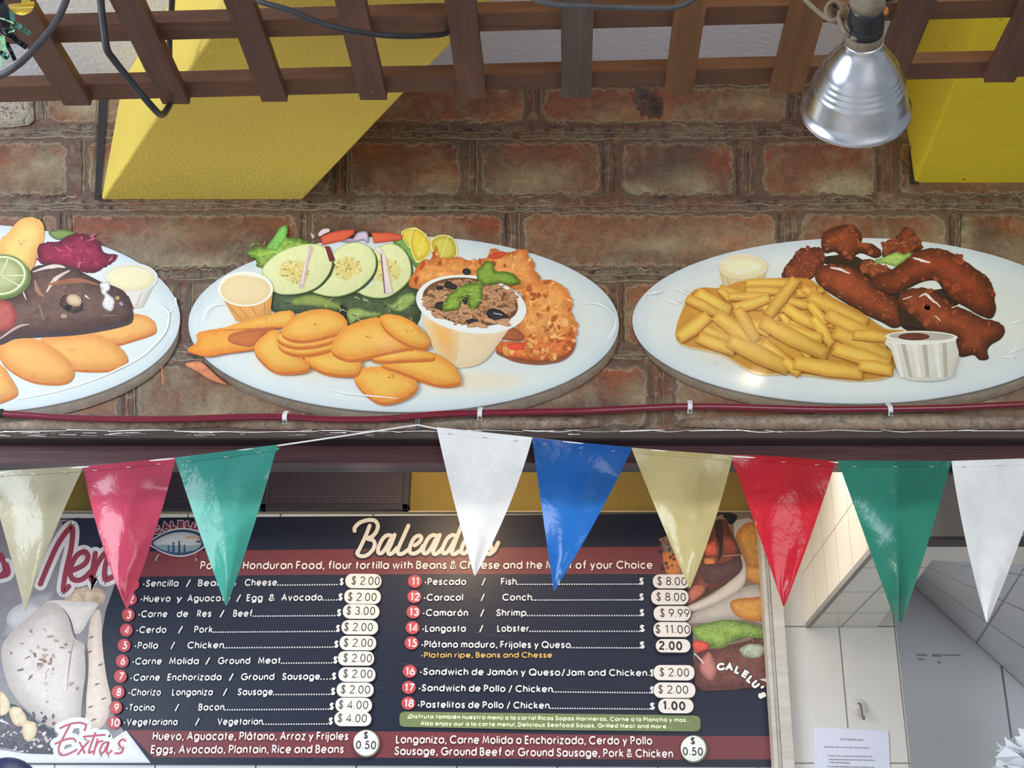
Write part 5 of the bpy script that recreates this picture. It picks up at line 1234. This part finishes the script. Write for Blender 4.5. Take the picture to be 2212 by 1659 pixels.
# left photograph of folded tortillas
cA = lambda *p: crop(0, 1080, 2.865, p)
I = Ink(ms)
I.poly([(-188, 1124), (150, 1122), (170, 1180), (205, 1196), (262, 1236), (246, 1268), (228, 1320), (219, 1375), (221, 1430), (230, 1490), (246, 1545), (264, 1575), (290, 1608), (326, 1649), (-188, 1649)], (132, 130, 138), None, .22, 0)
I.poly(cA((380, 140), (470, 110), (600, 118), (640, 250), (560, 300), (480, 290)), (36, 44, 70), None, .1, 0)
I.poly(cA((0, 860), (60, 690), (180, 590), (330, 560), (300, 700), (120, 820)), (120, 122, 134), (160, 160, 168), .1); I.ell(*cA((150, 720))[0], 40, 28, (170, 170, 178), (196, 196, 200), -20, .05)
I.poly(cA((400, 620), (450, 560), (540, 540), (640, 560), (640, 640), (560, 660), (470, 660)), (176, 150, 132), (196, 174, 150), .5)
I.poly(cA((290, 660), (340, 620), (480, 630), (600, 640), (560, 720), (470, 830)), (196, 192, 190), (214, 208, 204), .12)
I.poly(cA((560, 740), (620, 690), (634, 900), (660, 1100), (690, 1250), (650, 1380), (600, 1420), (500, 1420), (510, 1200), (535, 1000)), (190, 172, 160), (212, 198, 188), .14)
for x, y in ((565, 850), (555, 940), (600, 1140), (560, 1280), (620, 1020), (580, 1360), (640, 1230)): I.line(cA((x - 16, y + 6), (x, y), (x + 18, y - 8)), [1, 4, 1], (120, 84, 66), .3)
tort = cA((8, 930), (60, 830), (160, 740), (270, 650), (350, 640), (420, 720), (460, 850), (525, 900), (533, 1050), (520, 1200), (508, 1350), (420, 1420), (300, 1400), (180, 1310), (80, 1200), (30, 1080))
I.poly([(x + 5, y + 4) for x, y in tort], (92, 84, 88), None, .2); I.poly(tort, (178, 168, 164), (214, 206, 202), .14, rings=(1, .93, .8, .4))
I.line(cA((460, 860), (440, 950), (425, 1060), (415, 1180)), [1, 2.4, 1], (120, 110, 106), .2); I.line(cA((525, 920), (535, 1060), (515, 1240), (505, 1350)), [2, 5, 3], (84, 74, 74), .2)
for i in range(60):
    q = tort[rnd.randrange(len(tort))]; t = rnd.uniform(.15, 1); x = q[0] * (1 - t) + 98 * t; y = q[1] * (1 - t) + 1432 * t
    I.ell(x, y, rnd.uniform(1.5, 8), rnd.uniform(1, 4), rnd.choice([(176, 150, 140), (150, 112, 104), (196, 180, 172), (120, 100, 98), (190, 168, 160)]), None, rnd.uniform(0, 180), .3, 12, i % 6 == 0, .25)
I.poly(cA((-200, 1260), (0, 1280), (60, 1260), (140, 1290), (240, 1380), (340, 1440), (360, 1560), (200, 1570), (0, 1530), (-200, 1540)), (54, 52, 70), (76, 70, 84), .7)
for i in range(110):
    x, y = cA((rnd.uniform(-20, 345), rnd.uniform(1300, 1560)))[0]
    if y > 1530 + (x - 0) * .1 or x < 60: I.ell(x, y, rnd.uniform(1.5, 7), rnd.uniform(1.2, 4), rnd.choice([(200, 196, 196), (40, 42, 66), (96, 86, 98), (60, 58, 84), (170, 160, 160)]), None, rnd.uniform(0, 180), .4, 10, i % 6 == 0, .25)
for pts in (cA((0, 1190), (50, 1230), (60, 1300), (0, 1330)), cA((60, 1290), (130, 1290), (170, 1380), (110, 1400), (70, 1360)), cA((140, 1390), (200, 1370), (230, 1420), (200, 1490), (150, 1480))): I.poly(pts, (196, 168, 124), (216, 200, 166), .25, jit=.6)
I.poly(cA((-200, 1550), (0, 1545), (150, 1570), (340, 1575), (560, 1590), (700, 1480), (780, 1425), (930, 1625), (-200, 1628)), (196, 202, 216), (212, 216, 226), .08, 0)
photo = I.build('printed_tortilla_photo', M_sign, menu, 'printed photo of folded white tortillas')

# brush lettering
def script(I, strokes, w, c, outline=None):
    for ow, oc in ([outline] if outline else []) + [(w, c)]:
        I.up()
        for st in strokes:
            pts = st; ww = ow
            I.line(pts, ww, oc, .02, 6, False)
I = Ink(ms)
me_ = [cA((250, 520), (300, 400), (360, 270), (430, 175), (450, 190), (440, 300), (410, 430), (392, 540), (400, 560), (425, 535)), cA((440, 440), (520, 400), (545, 350), (520, 320), (470, 350), (435, 430), (450, 490), (510, 490), (575, 430)), cA((590, 330), (575, 420), (565, 490), (600, 400), (650, 330), (668, 345), (650, 420), (650, 490), (690, 480), (725, 450)), cA((-60, 480), (20, 470), (50, 450), (40, 400))]
script(I, me_, 11.5, (150, 52, 74), (29, (206, 204, 210))); script(I, [cA((0, 470), (30, 440), (20, 380), (5, 340))], 11, (150, 52, 74))
I.build('menu_lettering', M_sign, menu, 'rose red brush lettering with white outline')
cE = lambda *p: crop(0, 1500, 5.267, p)
I = Ink(ms)
ex_ = [cE((685, 385), (760, 350), (850, 326), (930, 326), (978, 355), (962, 408)), cE((795, 350), (730, 470), (672, 590), (675, 670), (720, 692), (800, 668), (872, 630)), cE((630, 562), (740, 515), (830, 503), (862, 535)), cE((905, 545), (930, 590), (962, 668)), cE((1010, 535), (950, 600), (888, 680)), cE((1085, 440), (1040, 560), (1010, 660), (1050, 650)), cE((952, 482), (1070, 470), (1192, 460)), cE((1110, 510), (1085, 600), (1065, 680)), cE((1085, 600), (1120, 545), (1165, 530)),
       cE((1225, 545), (1180, 555), (1140, 620), (1145, 672), (1185, 650), (1235, 550), (1215, 640), (1230, 675), (1270, 640)), cE((1425, 530), (1400, 510), (1355, 545), (1360, 585), (1400, 620), (1375, 665), (1310, 672))]
script(I, ex_, 4.6, (176, 72, 96), (24, (212, 218, 230)))
I.build('extras_lettering', M_sign, menu, 'thin rose red brush lettering')
cB = lambda *p: crop(740, 1100, 5.978, p)
I = Ink(ms)
def sh_(st, dx): return [(x + dx, y) for x, y in st]
aa = [(640, 345), (580, 335), (520, 380), (465, 490), (462, 560), (505, 565), (560, 500), (620, 390)]; ab = [(672, 330), (630, 440), (588, 540), (605, 580), (650, 560)]
bb = [cB((155, 280), (160, 235), (225, 172), (330, 140), (415, 148), (455, 205), (440, 280), (390, 345), (330, 372)), cB((350, 212), (300, 340), (235, 480), (190, 570)), cB((330, 385), (395, 402), (415, 455), (385, 530), (310, 595), (235, 605), (190, 575), (200, 535)),
      cB(*aa), cB(*ab, (700, 500)), cB((850, 212), (780, 370), (715, 520), (725, 575), (780, 570), (850, 520)), cB((930, 468), (990, 425), (1018, 370), (985, 340), (920, 380), (870, 490), (875, 560), (930, 572), (1000, 530), (1040, 470)),
      cB(*sh_(aa, 583)), cB(*sh_(ab, 583), (1290, 500)), cB(*sh_(aa, 832)), cB((1545, 190), (1470, 380), (1412, 545), (1440, 580), (1500, 545)), cB(*sh_(aa, 1078)), cB(*sh_(ab, 1078), (1780, 510)), cB((1790, 520), (1860, 400), (1900, 430), (1925, 520), (1900, 575), (1850, 570)), cB((1900, 580), (1960, 530), (2010, 430))]
script(I, bb, 8.4, (206, 202, 192), (15.5, (26, 26, 32)))
I.build('title_lettering', M_sign, menu, 'white brush lettering with black outline')

def arched(I, chars, spots, wd, ht, back, front):
    for kk, (ww, cc) in enumerate((back, front)):
        I.up()
        for q, (x, y, a) in zip(chars, spots):
            ca, sa = math.cos(math.radians(a)), math.sin(math.radians(a)); st, nat = layout(q, .26)
            for stx in st: I.line([(x + (px - nat / 2) * wd * ca - (.5 - py) * ht * sa, y + (px - nat / 2) * wd * sa + (.5 - py) * ht * ca) for px, py in stx], ww, cc, 0, 0, False)
# logo: arched red name over an oval beach scene
cL = lambda *p: crop(280, 1090, 11.06, p)
I = Ink(ms)
sp_l = [cL((x, y))[0] + (a,) for x, y, a in ((640, 610, -26), (860, 525, -13), (1040, 490, -5), (1225, 478, 1), (1400, 486, 9), (1560, 535, 17))]
arched(I, 'CALELU', sp_l, 15, 15, (9.0, (166, 158, 168)), (5.2, (112, 34, 56)))
eye = cL((490, 920), (700, 750), (950, 640), (1250, 590), (1550, 630), (1720, 720), (1790, 960), (1600, 1110), (1400, 1190), (1200, 1215), (950, 1180), (700, 1080))
I.poly([(380 + (x - 380) * 1.05, 1172 + (y - 1172) * 1.1) for x, y in eye], (186, 186, 198), None, .03); I.poly(eye, (40, 62, 92), None, .05)
I.poly([(380 + (x - 380) * .88, 1173 + (y - 1173) * .8) for x, y in eye], (142, 152, 168), (170, 178, 186), .12)
I.poly(cL((600, 980), (900, 960), (1300, 990), (1680, 970), (1550, 1090), (1250, 1150), (900, 1120)), (110, 140, 156), None, .1); I.poly(cL((760, 1090), (1000, 1130), (1250, 1150), (1500, 1100), (1400, 1170), (1200, 1195), (950, 1165)), (40, 70, 106), None, .2)
for x, y0, y1, w_ in ((930, 1000, 1140, 2.6), (1045, 920, 1130, 3.4), (1185, 890, 1150, 4), (1310, 980, 1140, 3)):
    I.line(cL((x, y0 + 40), (x + 4, (y0 + y1) / 2), (x - 12, y1)), w_, (38, 60, 100), 0, 2, False); I.line(cL((x + 8, (y0 + y1) / 2), (x + 30, y1)), w_ * .6, (38, 60, 100), 0, 2, False); I.ell(*cL((x, y0))[0], 2.2, 2.4, (38, 60, 100), None, 0, 0, 10, False); I.line(cL((x - 28, (y0 + y1) / 2 + 10), (x, y0 + 60), (x + 34, (y0 + y1) / 2)), 1.3, (38, 60, 100), 0, 2, False)
I.text('GROCERY', *[c[0] for c in cL((1330, 0), (1800, 0))], 1164, 1164, 6.5, (170, 120, 70), .26)
I.poly(cL((1590, 860), (1780, 850), (1790, 910), (1590, 910)), (64, 78, 88), None, 0, 0)
for dx in (0, 890): I.line(cL((620 + dx * 1.1, 1350), (680 + dx, 1210), (800 + dx * .95, 1240)), 2.4, (178, 160, 168), .1); I.ell(*cL((740 + dx * .98, 1240))[0], 5, 4, (112, 46, 62), None, 0, .2)
I.build('shop_logo', M_sign, menu, 'oval beach logo with arched red lettering')

# right-hand food photographs on the board
cF = lambda *p: crop(1380, 1100, 6.913, p); cR = lambda *p: crop(1360, 1080, 2.865, p)
I = Ink(ms)
I.poly(cR((180, 240), (220, 330), (200, 400), (250, 460), (370, 560), (370, 650), (340, 740), (390, 800), (395, 960), (400, 1090), (500, 1130), (870, 1160), (868, 700), (845, 300), (838, 90), (700, 70), (560, 90), (500, 130)), (120, 102, 88), None, .3, 0)
I.poly(cR((640, 130), (740, 110), (845, 220), (850, 440), (700, 330), (650, 220)), (176, 172, 164), None, .1, 0)
I.poly(cR((340, 740), (700, 540), (860, 560), (868, 760), (700, 740), (480, 760)), (150, 140, 130), (182, 174, 164), .1)
I.poly(cF((360, 680), (460, 650), (560, 700), (620, 980), (420, 960), (390, 840)), (186, 106, 44), (200, 120, 50), .3)
for pts in (cF((1450, 420), (1530, 260), (1680, 190), (1840, 300), (1880, 640), (1870, 860), (1640, 850), (1540, 620)), cF((1600, 860), (1760, 850), (1890, 870), (1900, 1080), (1800, 1130), (1620, 1040)), cF((1360, 1400), (1460, 1340), (1640, 1320), (1900, 1330), (1930, 1640), (1640, 1660), (1420, 1560)), cF((1800, 1060), (1900, 1080), (1920, 1340), (1820, 1290))):
    I.poly(pts, (170, 100, 38), (206, 142, 62), .28)
for i in range(40):
    x, y = cF((rnd.uniform(1480, 1850), rnd.uniform(280, 820)))[0]; I.line([(x - 5, y), (x + 5, y - 2)], [.6, 1.8, .6], rnd.choice([(150, 88, 36), (214, 158, 84)]), .2, 0, i % 6 == 0)
I.poly(cF((760, 1160), (830, 900), (960, 600), (1100, 250), (1180, 150), (1300, 170), (1360, 300), (1460, 500), (1540, 700), (1550, 860), (1400, 1050), (1100, 1240), (800, 1400), (600, 1440)), (84, 42, 34), (126, 62, 46), .5)
for pts, c in ((cF((1150, 180), (1250, 200), (1260, 420), (1230, 700), (1180, 760), (1200, 560), (1150, 400)), (44, 32, 32)), (cF((990, 560), (1130, 480), (1160, 660), (1010, 700)), (176, 76, 48)), (cF((1250, 470), (1340, 430), (1430, 500), (1450, 640), (1300, 660)), (130, 56, 44)), (cF((980, 740), (1120, 730), (1120, 830), (1000, 830)), (176, 100, 60)), (cF((920, 850), (1250, 800), (1500, 720), (1520, 900), (1300, 1060), (1000, 1100)), (74, 48, 46)), (cF((780, 1180), (900, 1130), (1000, 1200), (820, 1370), (700, 1400)), (150, 80, 58)), (cF((1000, 1170), (1050, 1150), (1040, 1220), (985, 1225)), (46, 44, 40))):
    I.poly(pts, c, tuple(min(255, int(q * 1.25)) for q in c), .4)
I.line(cF((1260, 700), (1400, 690), (1510, 680)), 2.5, (176, 120, 100), .1)
I.poly(cF((1520, 690), (1560, 720), (1605, 900), (1590, 1080), (1480, 1220), (1200, 1390), (900, 1500), (700, 1530), (640, 1470), (800, 1420), (1100, 1270), (1350, 1080), (1540, 900)), (170, 156, 142), (206, 194, 180), .05)
I.poly(cF((1260, 80), (1350, 60), (1460, 90), (1440, 180), (1380, 230), (1300, 160)), (28, 30, 28), None, .4, jit=1.2)
for i in range(36):
    x, y = cR((rnd.uniform(180, 300), rnd.uniform(230, 440)))[0]; I.ell(x, y, rnd.uniform(1, 5), rnd.uniform(1, 4), rnd.choice([(76, 52, 46), (146, 56, 52), (56, 40, 40), (170, 104, 50)]), None, rnd.uniform(0, 180), .3, 10, i % 6 == 0, .2)
I.build('printed_stew_photo', M_sign, menu, 'printed photo of stew bowl and plantain slices')
I = Ink(ms)
I.poly(cR((400, 980), (470, 930), (700, 880), (868, 850), (872, 1130), (760, 1160), (560, 1180), (420, 1160)), (84, 46, 44), (112, 66, 58), .5)
I.poly(cR((440, 1000), (490, 940), (525, 1000), (540, 1060), (500, 1120), (440, 1060)), (150, 86, 84), (186, 118, 110), .2)
I.poly(cR((390, 790), (480, 760), (600, 740), (720, 760), (850, 800), (858, 860), (700, 850), (560, 920), (450, 880), (395, 830)), (84, 112, 46), (132, 164, 72), .5, jit=1)
for i in range(50):
    x, y = cR((rnd.uniform(400, 840), rnd.uniform(750, 900)))[0]; I.line([(x, y), (x + rnd.uniform(-6, 6), y + rnd.uniform(-5, 5))], [.8, 2.6, .8], rnd.choice([(160, 190, 100), (64, 90, 40), (190, 210, 130)]), .2, 0, i % 6 == 0)
I.poly(cR((390, 890), (430, 870), (490, 890), (480, 925), (410, 940)), (186, 44, 40), (206, 84, 66), .3)
I.poly(cR((680, 920), (760, 890), (835, 910), (810, 970), (720, 975)), (120, 130, 104), (166, 172, 146), .6, jit=.8)
for k in range(4): I.line(cR((400 + k * 12, 950 + k * 12), (445 + k * 5, 990 + k * 8)), 2, (206, 204, 200), .05, 0, False)
I.poly(cR((800, 1110), (870, 1100), (868, 1135)), (196, 186, 180), None, .05, 0)
I.build('printed_steak_photo', M_sign, menu, 'printed photo of steak and salad')
I = Ink(ms)
sp_c = [crop(1500, 1420, 6.942, [(x, y)])[0] + (a,) for x, y, a in ((395, 140, -8), (525, 138, 6), (645, 190, 22), (762, 250, 32), (835, 330, 42), (915, 405, 50), (995, 462, 56), (1015, 570, 66))]
arched(I, "CALELU'S", sp_c, 15, 16, (8.0, (28, 30, 42)), (5.0, (226, 224, 218)))
I.build('corner_lettering', M_sign, menu, 'white arched lettering at the right end')

# menu lines: (segments, baseline left, baseline right)
LEFT = [
 (1267, 1263, 'D 600 728', [('-Sencilla', 307, 385), ('/', 401, 411), ('Beans', 427, 489), ('&', 497, 510), ('Cheese', 528, 598), ('$', 733, 742)]),
 (1300, 1296, 'D 698 727', [('-Huevo', 302, 368), ('y', 380, 393), ('Aguacate', 404, 497), ('/', 510, 520), ('Egg', 532, 567), ('&', 580, 593), ('Avocado', 607, 696), ('$', 730, 740)]),
 (1333, 1330, 'D 547 723', [('-Carne', 297, 361), ('de', 381, 406), ('Res', 425, 456), ('/', 474, 484), ('Beef', 503, 545), ('$', 727, 737)]),
 (1367, 1364, 'D 461 722', [('-Cerdo', 293, 359), ('/', 384, 394), ('Pork', 419, 459), ('$', 725, 734)]),
 (1401, 1398, 'D 485 718', [('-Pollo', 289, 341), ('/', 368, 377), ('Chicken', 404, 483), ('$', 721, 731)]),
 (1435, 1432, 'D 608 716', [('-Carne', 284, 349), ('Molida', 365, 429), ('/', 443, 453), ('Ground', 470, 540), ('Meat', 557, 606), ('$', 719, 729)]),
 (1470, 1467, 'D 693 713', [('-Carne', 280, 345), ('Enchorizada', 361, 478), ('/', 494, 504), ('Ground', 520, 592), ('Sausage', 609, 691), ('$', 716, 726)]),
 (1502, 1500, 'D 591 711', [('-Chorizo', 276, 347), ('Longaniza', 371, 459), ('/', 481, 490), ('Sausage', 513, 589), ('$', 714, 724)]),
 (1535, 1532, 'D 486 709', [('-Tocino', 271, 334), ('/', 377, 386), ('Bacon', 428, 484), ('$', 711, 721)]),
 (1566, 1564, 'D 569 706', [('-Vegetariana', 266, 383), ('/', 421, 430), ('Vegetarian', 469, 567), ('$', 709, 719)])]
RIGHT = [
 (1263, 1262, 'D 1118 1380', [('-Pescado', 916, 1007), ('/', 1040, 1049), ('Fish', 1082, 1116), ('$', 1381, 1391)]),
 (1297, 1296, 'D 1151 1380', [('-Caracol', 914, 1000), ('/', 1038, 1047), ('Conch', 1085, 1149), ('$', 1381, 1391)]),
 (1330, 1330, 'D 1139 1381', [('-Camarón', 912, 1011), ('/', 1037, 1046), ('Shrimp', 1072, 1137), ('$', 1382, 1392)]),
 (1364, 1364, 'D 1145 1381', [('-Langosta', 911, 1006), ('/', 1035, 1044), ('Lobster', 1074, 1143), ('$', 1382, 1393)]),
 (1398, 1400, 'D 1235 1381', [('-Plátano maduro, Frijoles y Queso', 909, 1233), ('$', 1382, 1393)]),
 (1457, 1460, '', [('-Sandwich de Jamón y Queso/Jam and Chicken.', 906, 1403), ('$', 1404, 1414)]),
 (1492, 1497, 'D 1196 1403', [('-Sandwich de Pollo / Chicken', 903, 1194), ('$', 1404, 1414)]),
 (1528, 1532, 'D 1189 1403', [('-Pastelitos de Pollo / Chicken', 901, 1187), ('$', 1404, 1415)])]
TXT = (205, 208, 210)
for rows, xs in ((LEFT, (270, 745)), (RIGHT, (900, 1415))):
    for b0, b1, D, segs in rows:
        I = Ink(ms); f = lambda x: b0 + (b1 - b0) * (x - xs[0]) / (xs[1] - xs[0]) + 1.2
        for t, a, b_ in segs: I.text(t, a, b_, f(a), f(b_), 15.5, TXT, .19, up=False)
        if D:
            _, a, b_ = D.split(); I.dots(float(a), float(b_), f(float(a)), f(float(b_)), TXT)
        I.build('menu_line', M_sign, menu)
I = Ink(ms); I.text('-Platain ripe, Beans and Chesse', 909, 1193, 1421, 1421, 12.5, (214, 170, 84), .17); I.build('menu_line', M_sign, menu, 'yellow line of small lettering')
I = Ink(ms); I.text('Popular Honduran Food, flour tortilla with Beans & Cheese and the Meat of your Choice', 432, 1410, 1230, 1229, 18, (232, 216, 208), .17); I.build('subtitle', M_sign, menu)
for t, a, b_, y0, y1 in (('Huevo, Aguacate, Plátano, Arroz y Frijoles', 329, 752, 1599, 1599), ('Eggs, Avocado, Plantain, Rice and Beans', 325, 742, 1628, 1627), ('Longaniza, Carne Molida o Enchorizada, Cerdo y Pollo', 855, 1409, 1606, 1609), ('Sausage, Ground Beef or Ground Sausage, Pork & Chicken', 852, 1454, 1631, 1637)):
    I = Ink(ms); I.text(t, a, b_, y0, y1, 18.5, (234, 220, 218), .17); I.build('extras_line', M_sign, menu)
I = Ink(ms); I.poly([(872, 1537), (1100, 1540), (1400, 1544), (1500, 1545.5), (1509, 1548), (1513, 1554), (1513, 1572), (1509, 1578), (1500, 1580), (1200, 1577), (872, 1570), (865, 1567), (863, 1560), (863, 1546), (866, 1540)], (106, 122, 76), None, .06, 0)
I.text('¡Disfruta también nuestro menú a la carta! Ricas Sopas Marineras, Carne a la Plancha y mas...', 881, 1491, 1552, 1560, 9.5, (220, 228, 190), .21); I.text('Also enjoy our a la carte menu!, Delicious Seafood Soups, Grilled Meat and more ...', 908, 1452, 1567, 1574, 9.5, (220, 228, 190), .21)
I.build('note_band', M_sign, menu, 'olive green note with two lines of small lettering')
BADGE = [('1', 287, 1262), ('2', 282, 1294), ('3', 277, 1328), ('4', 273, 1361), ('5', 268, 1394), ('6', 264, 1428), ('7', 260, 1461), ('8', 255, 1495), ('9', 250, 1528), ('10', 246, 1561), ('11', 896, 1256), ('12', 895, 1289), ('13', 893, 1322), ('14', 891, 1356), ('15', 889, 1389), ('16', 885, 1450), ('17', 883, 1485), ('18', 882, 1519)]
for t, x, y in BADGE:
    I = Ink(ms); r_ = 13.4 if len(t) == 1 else 14.5
    I.ell(x, y, r_ + .6, 14.2, (176, 62, 72), (192, 70, 78), 0, .04, 30)
    hw = 4.8 if len(t) == 1 else 10.5 
    if t == '1': hw = 2.6
    if t == '11': hw = 8
    I.text(t, x - hw + .6, x + hw + .6, y + 8.5, y + 8.5, 17, (240, 226, 226), .17); I.build('number_badge', M_sign, menu)
STK = [('$ 2.00', 785, 1255, 78, 31, -26, 35, 8), ('$ 2.00', 783, 1289, 79, 31, -32, 30, 9), ('$ 3.00', 780, 1321, 79, 31, -32, 30, 7), ('$ 2.00', 777, 1355, 79, 31, -34, 28, 8), ('$ 2.00', 773, 1389, 79, 31, -31, 32, 8), ('$ 2.00', 769, 1422, 78, 31, -28, 34, 8), ('$ 2.00', 771, 1457, 80, 31, -30, 33, 7), ('$ 2.00', 767, 1490, 80, 31, -31, 32, 8), ('$ 4.00', 764, 1523, 79, 31, -33, 31, 8), ('$ 4.00', 762, 1553, 80, 31, -33, 30, 7),
       ('$ 8.00', 1450, 1256, 80, 30, -30, 34, 8), ('$ 8.00', 1447, 1290, 81, 32, -29, 35, 8), ('$ 9.99', 1452, 1325, 80, 32, -26, 38, 8), ('$ 11.00', 1452, 1360, 81, 32, -36, 39, 8), ('2.00', 1454, 1395, 75, 29, -31, 20, 9), ('$ 2.00', 1456, 1453, 88, 33, -31, 33, 8), ('$ 2.00', 1457, 1491, 90, 33, -35, 30, 7), ('1.00', 1460, 1525, 76, 31, -29, 21, 9)]
for t, x, y, w, h, a, b_, dy in STK:
    I = Ink(ms); I.rrect(x, y + 1.5, w + 2, h + 1, 14, (38, 38, 46), .02, 0); I.rrect(x, y, w, h, 14.5, (216, 209, 203), .02, .006, True, .3)
    bold = not t.startswith('$'); s_ = I.build('price_sticker', M_sign, menu)
    J = Ink(ms); J.text(t, x + a, x + b_, y + dy, y + dy + 1.2, 18.5 if not bold else 20, (66, 60, 60) if not bold else (36, 38, 42), .13 if not bold else .22); J.build('price_lettering', M_sign, s_)
for x, y, h in ((791, 1605, 1620), (1498, 1617, 1634)):
    I = Ink(ms); I.ell(x + 1, y + 1, 29, 30, (96, 104, 88), None, 0, .03, 40); I.ell(x - .5, y, 27, 27.5, (212, 216, 210), (220, 222, 218), 0, .02, 40); s_ = I.build('price_disc', M_sign, menu)
    J = Ink(ms); J.text('$', x - 6, x + 4, y - 9, y - 9, 15.5, (50, 52, 56), .17); J.text('0.50', x - 23, x + 21, h - 2, h - 1, 18.5, (50, 52, 56), .17); J.build('price_lettering', M_sign, s_)
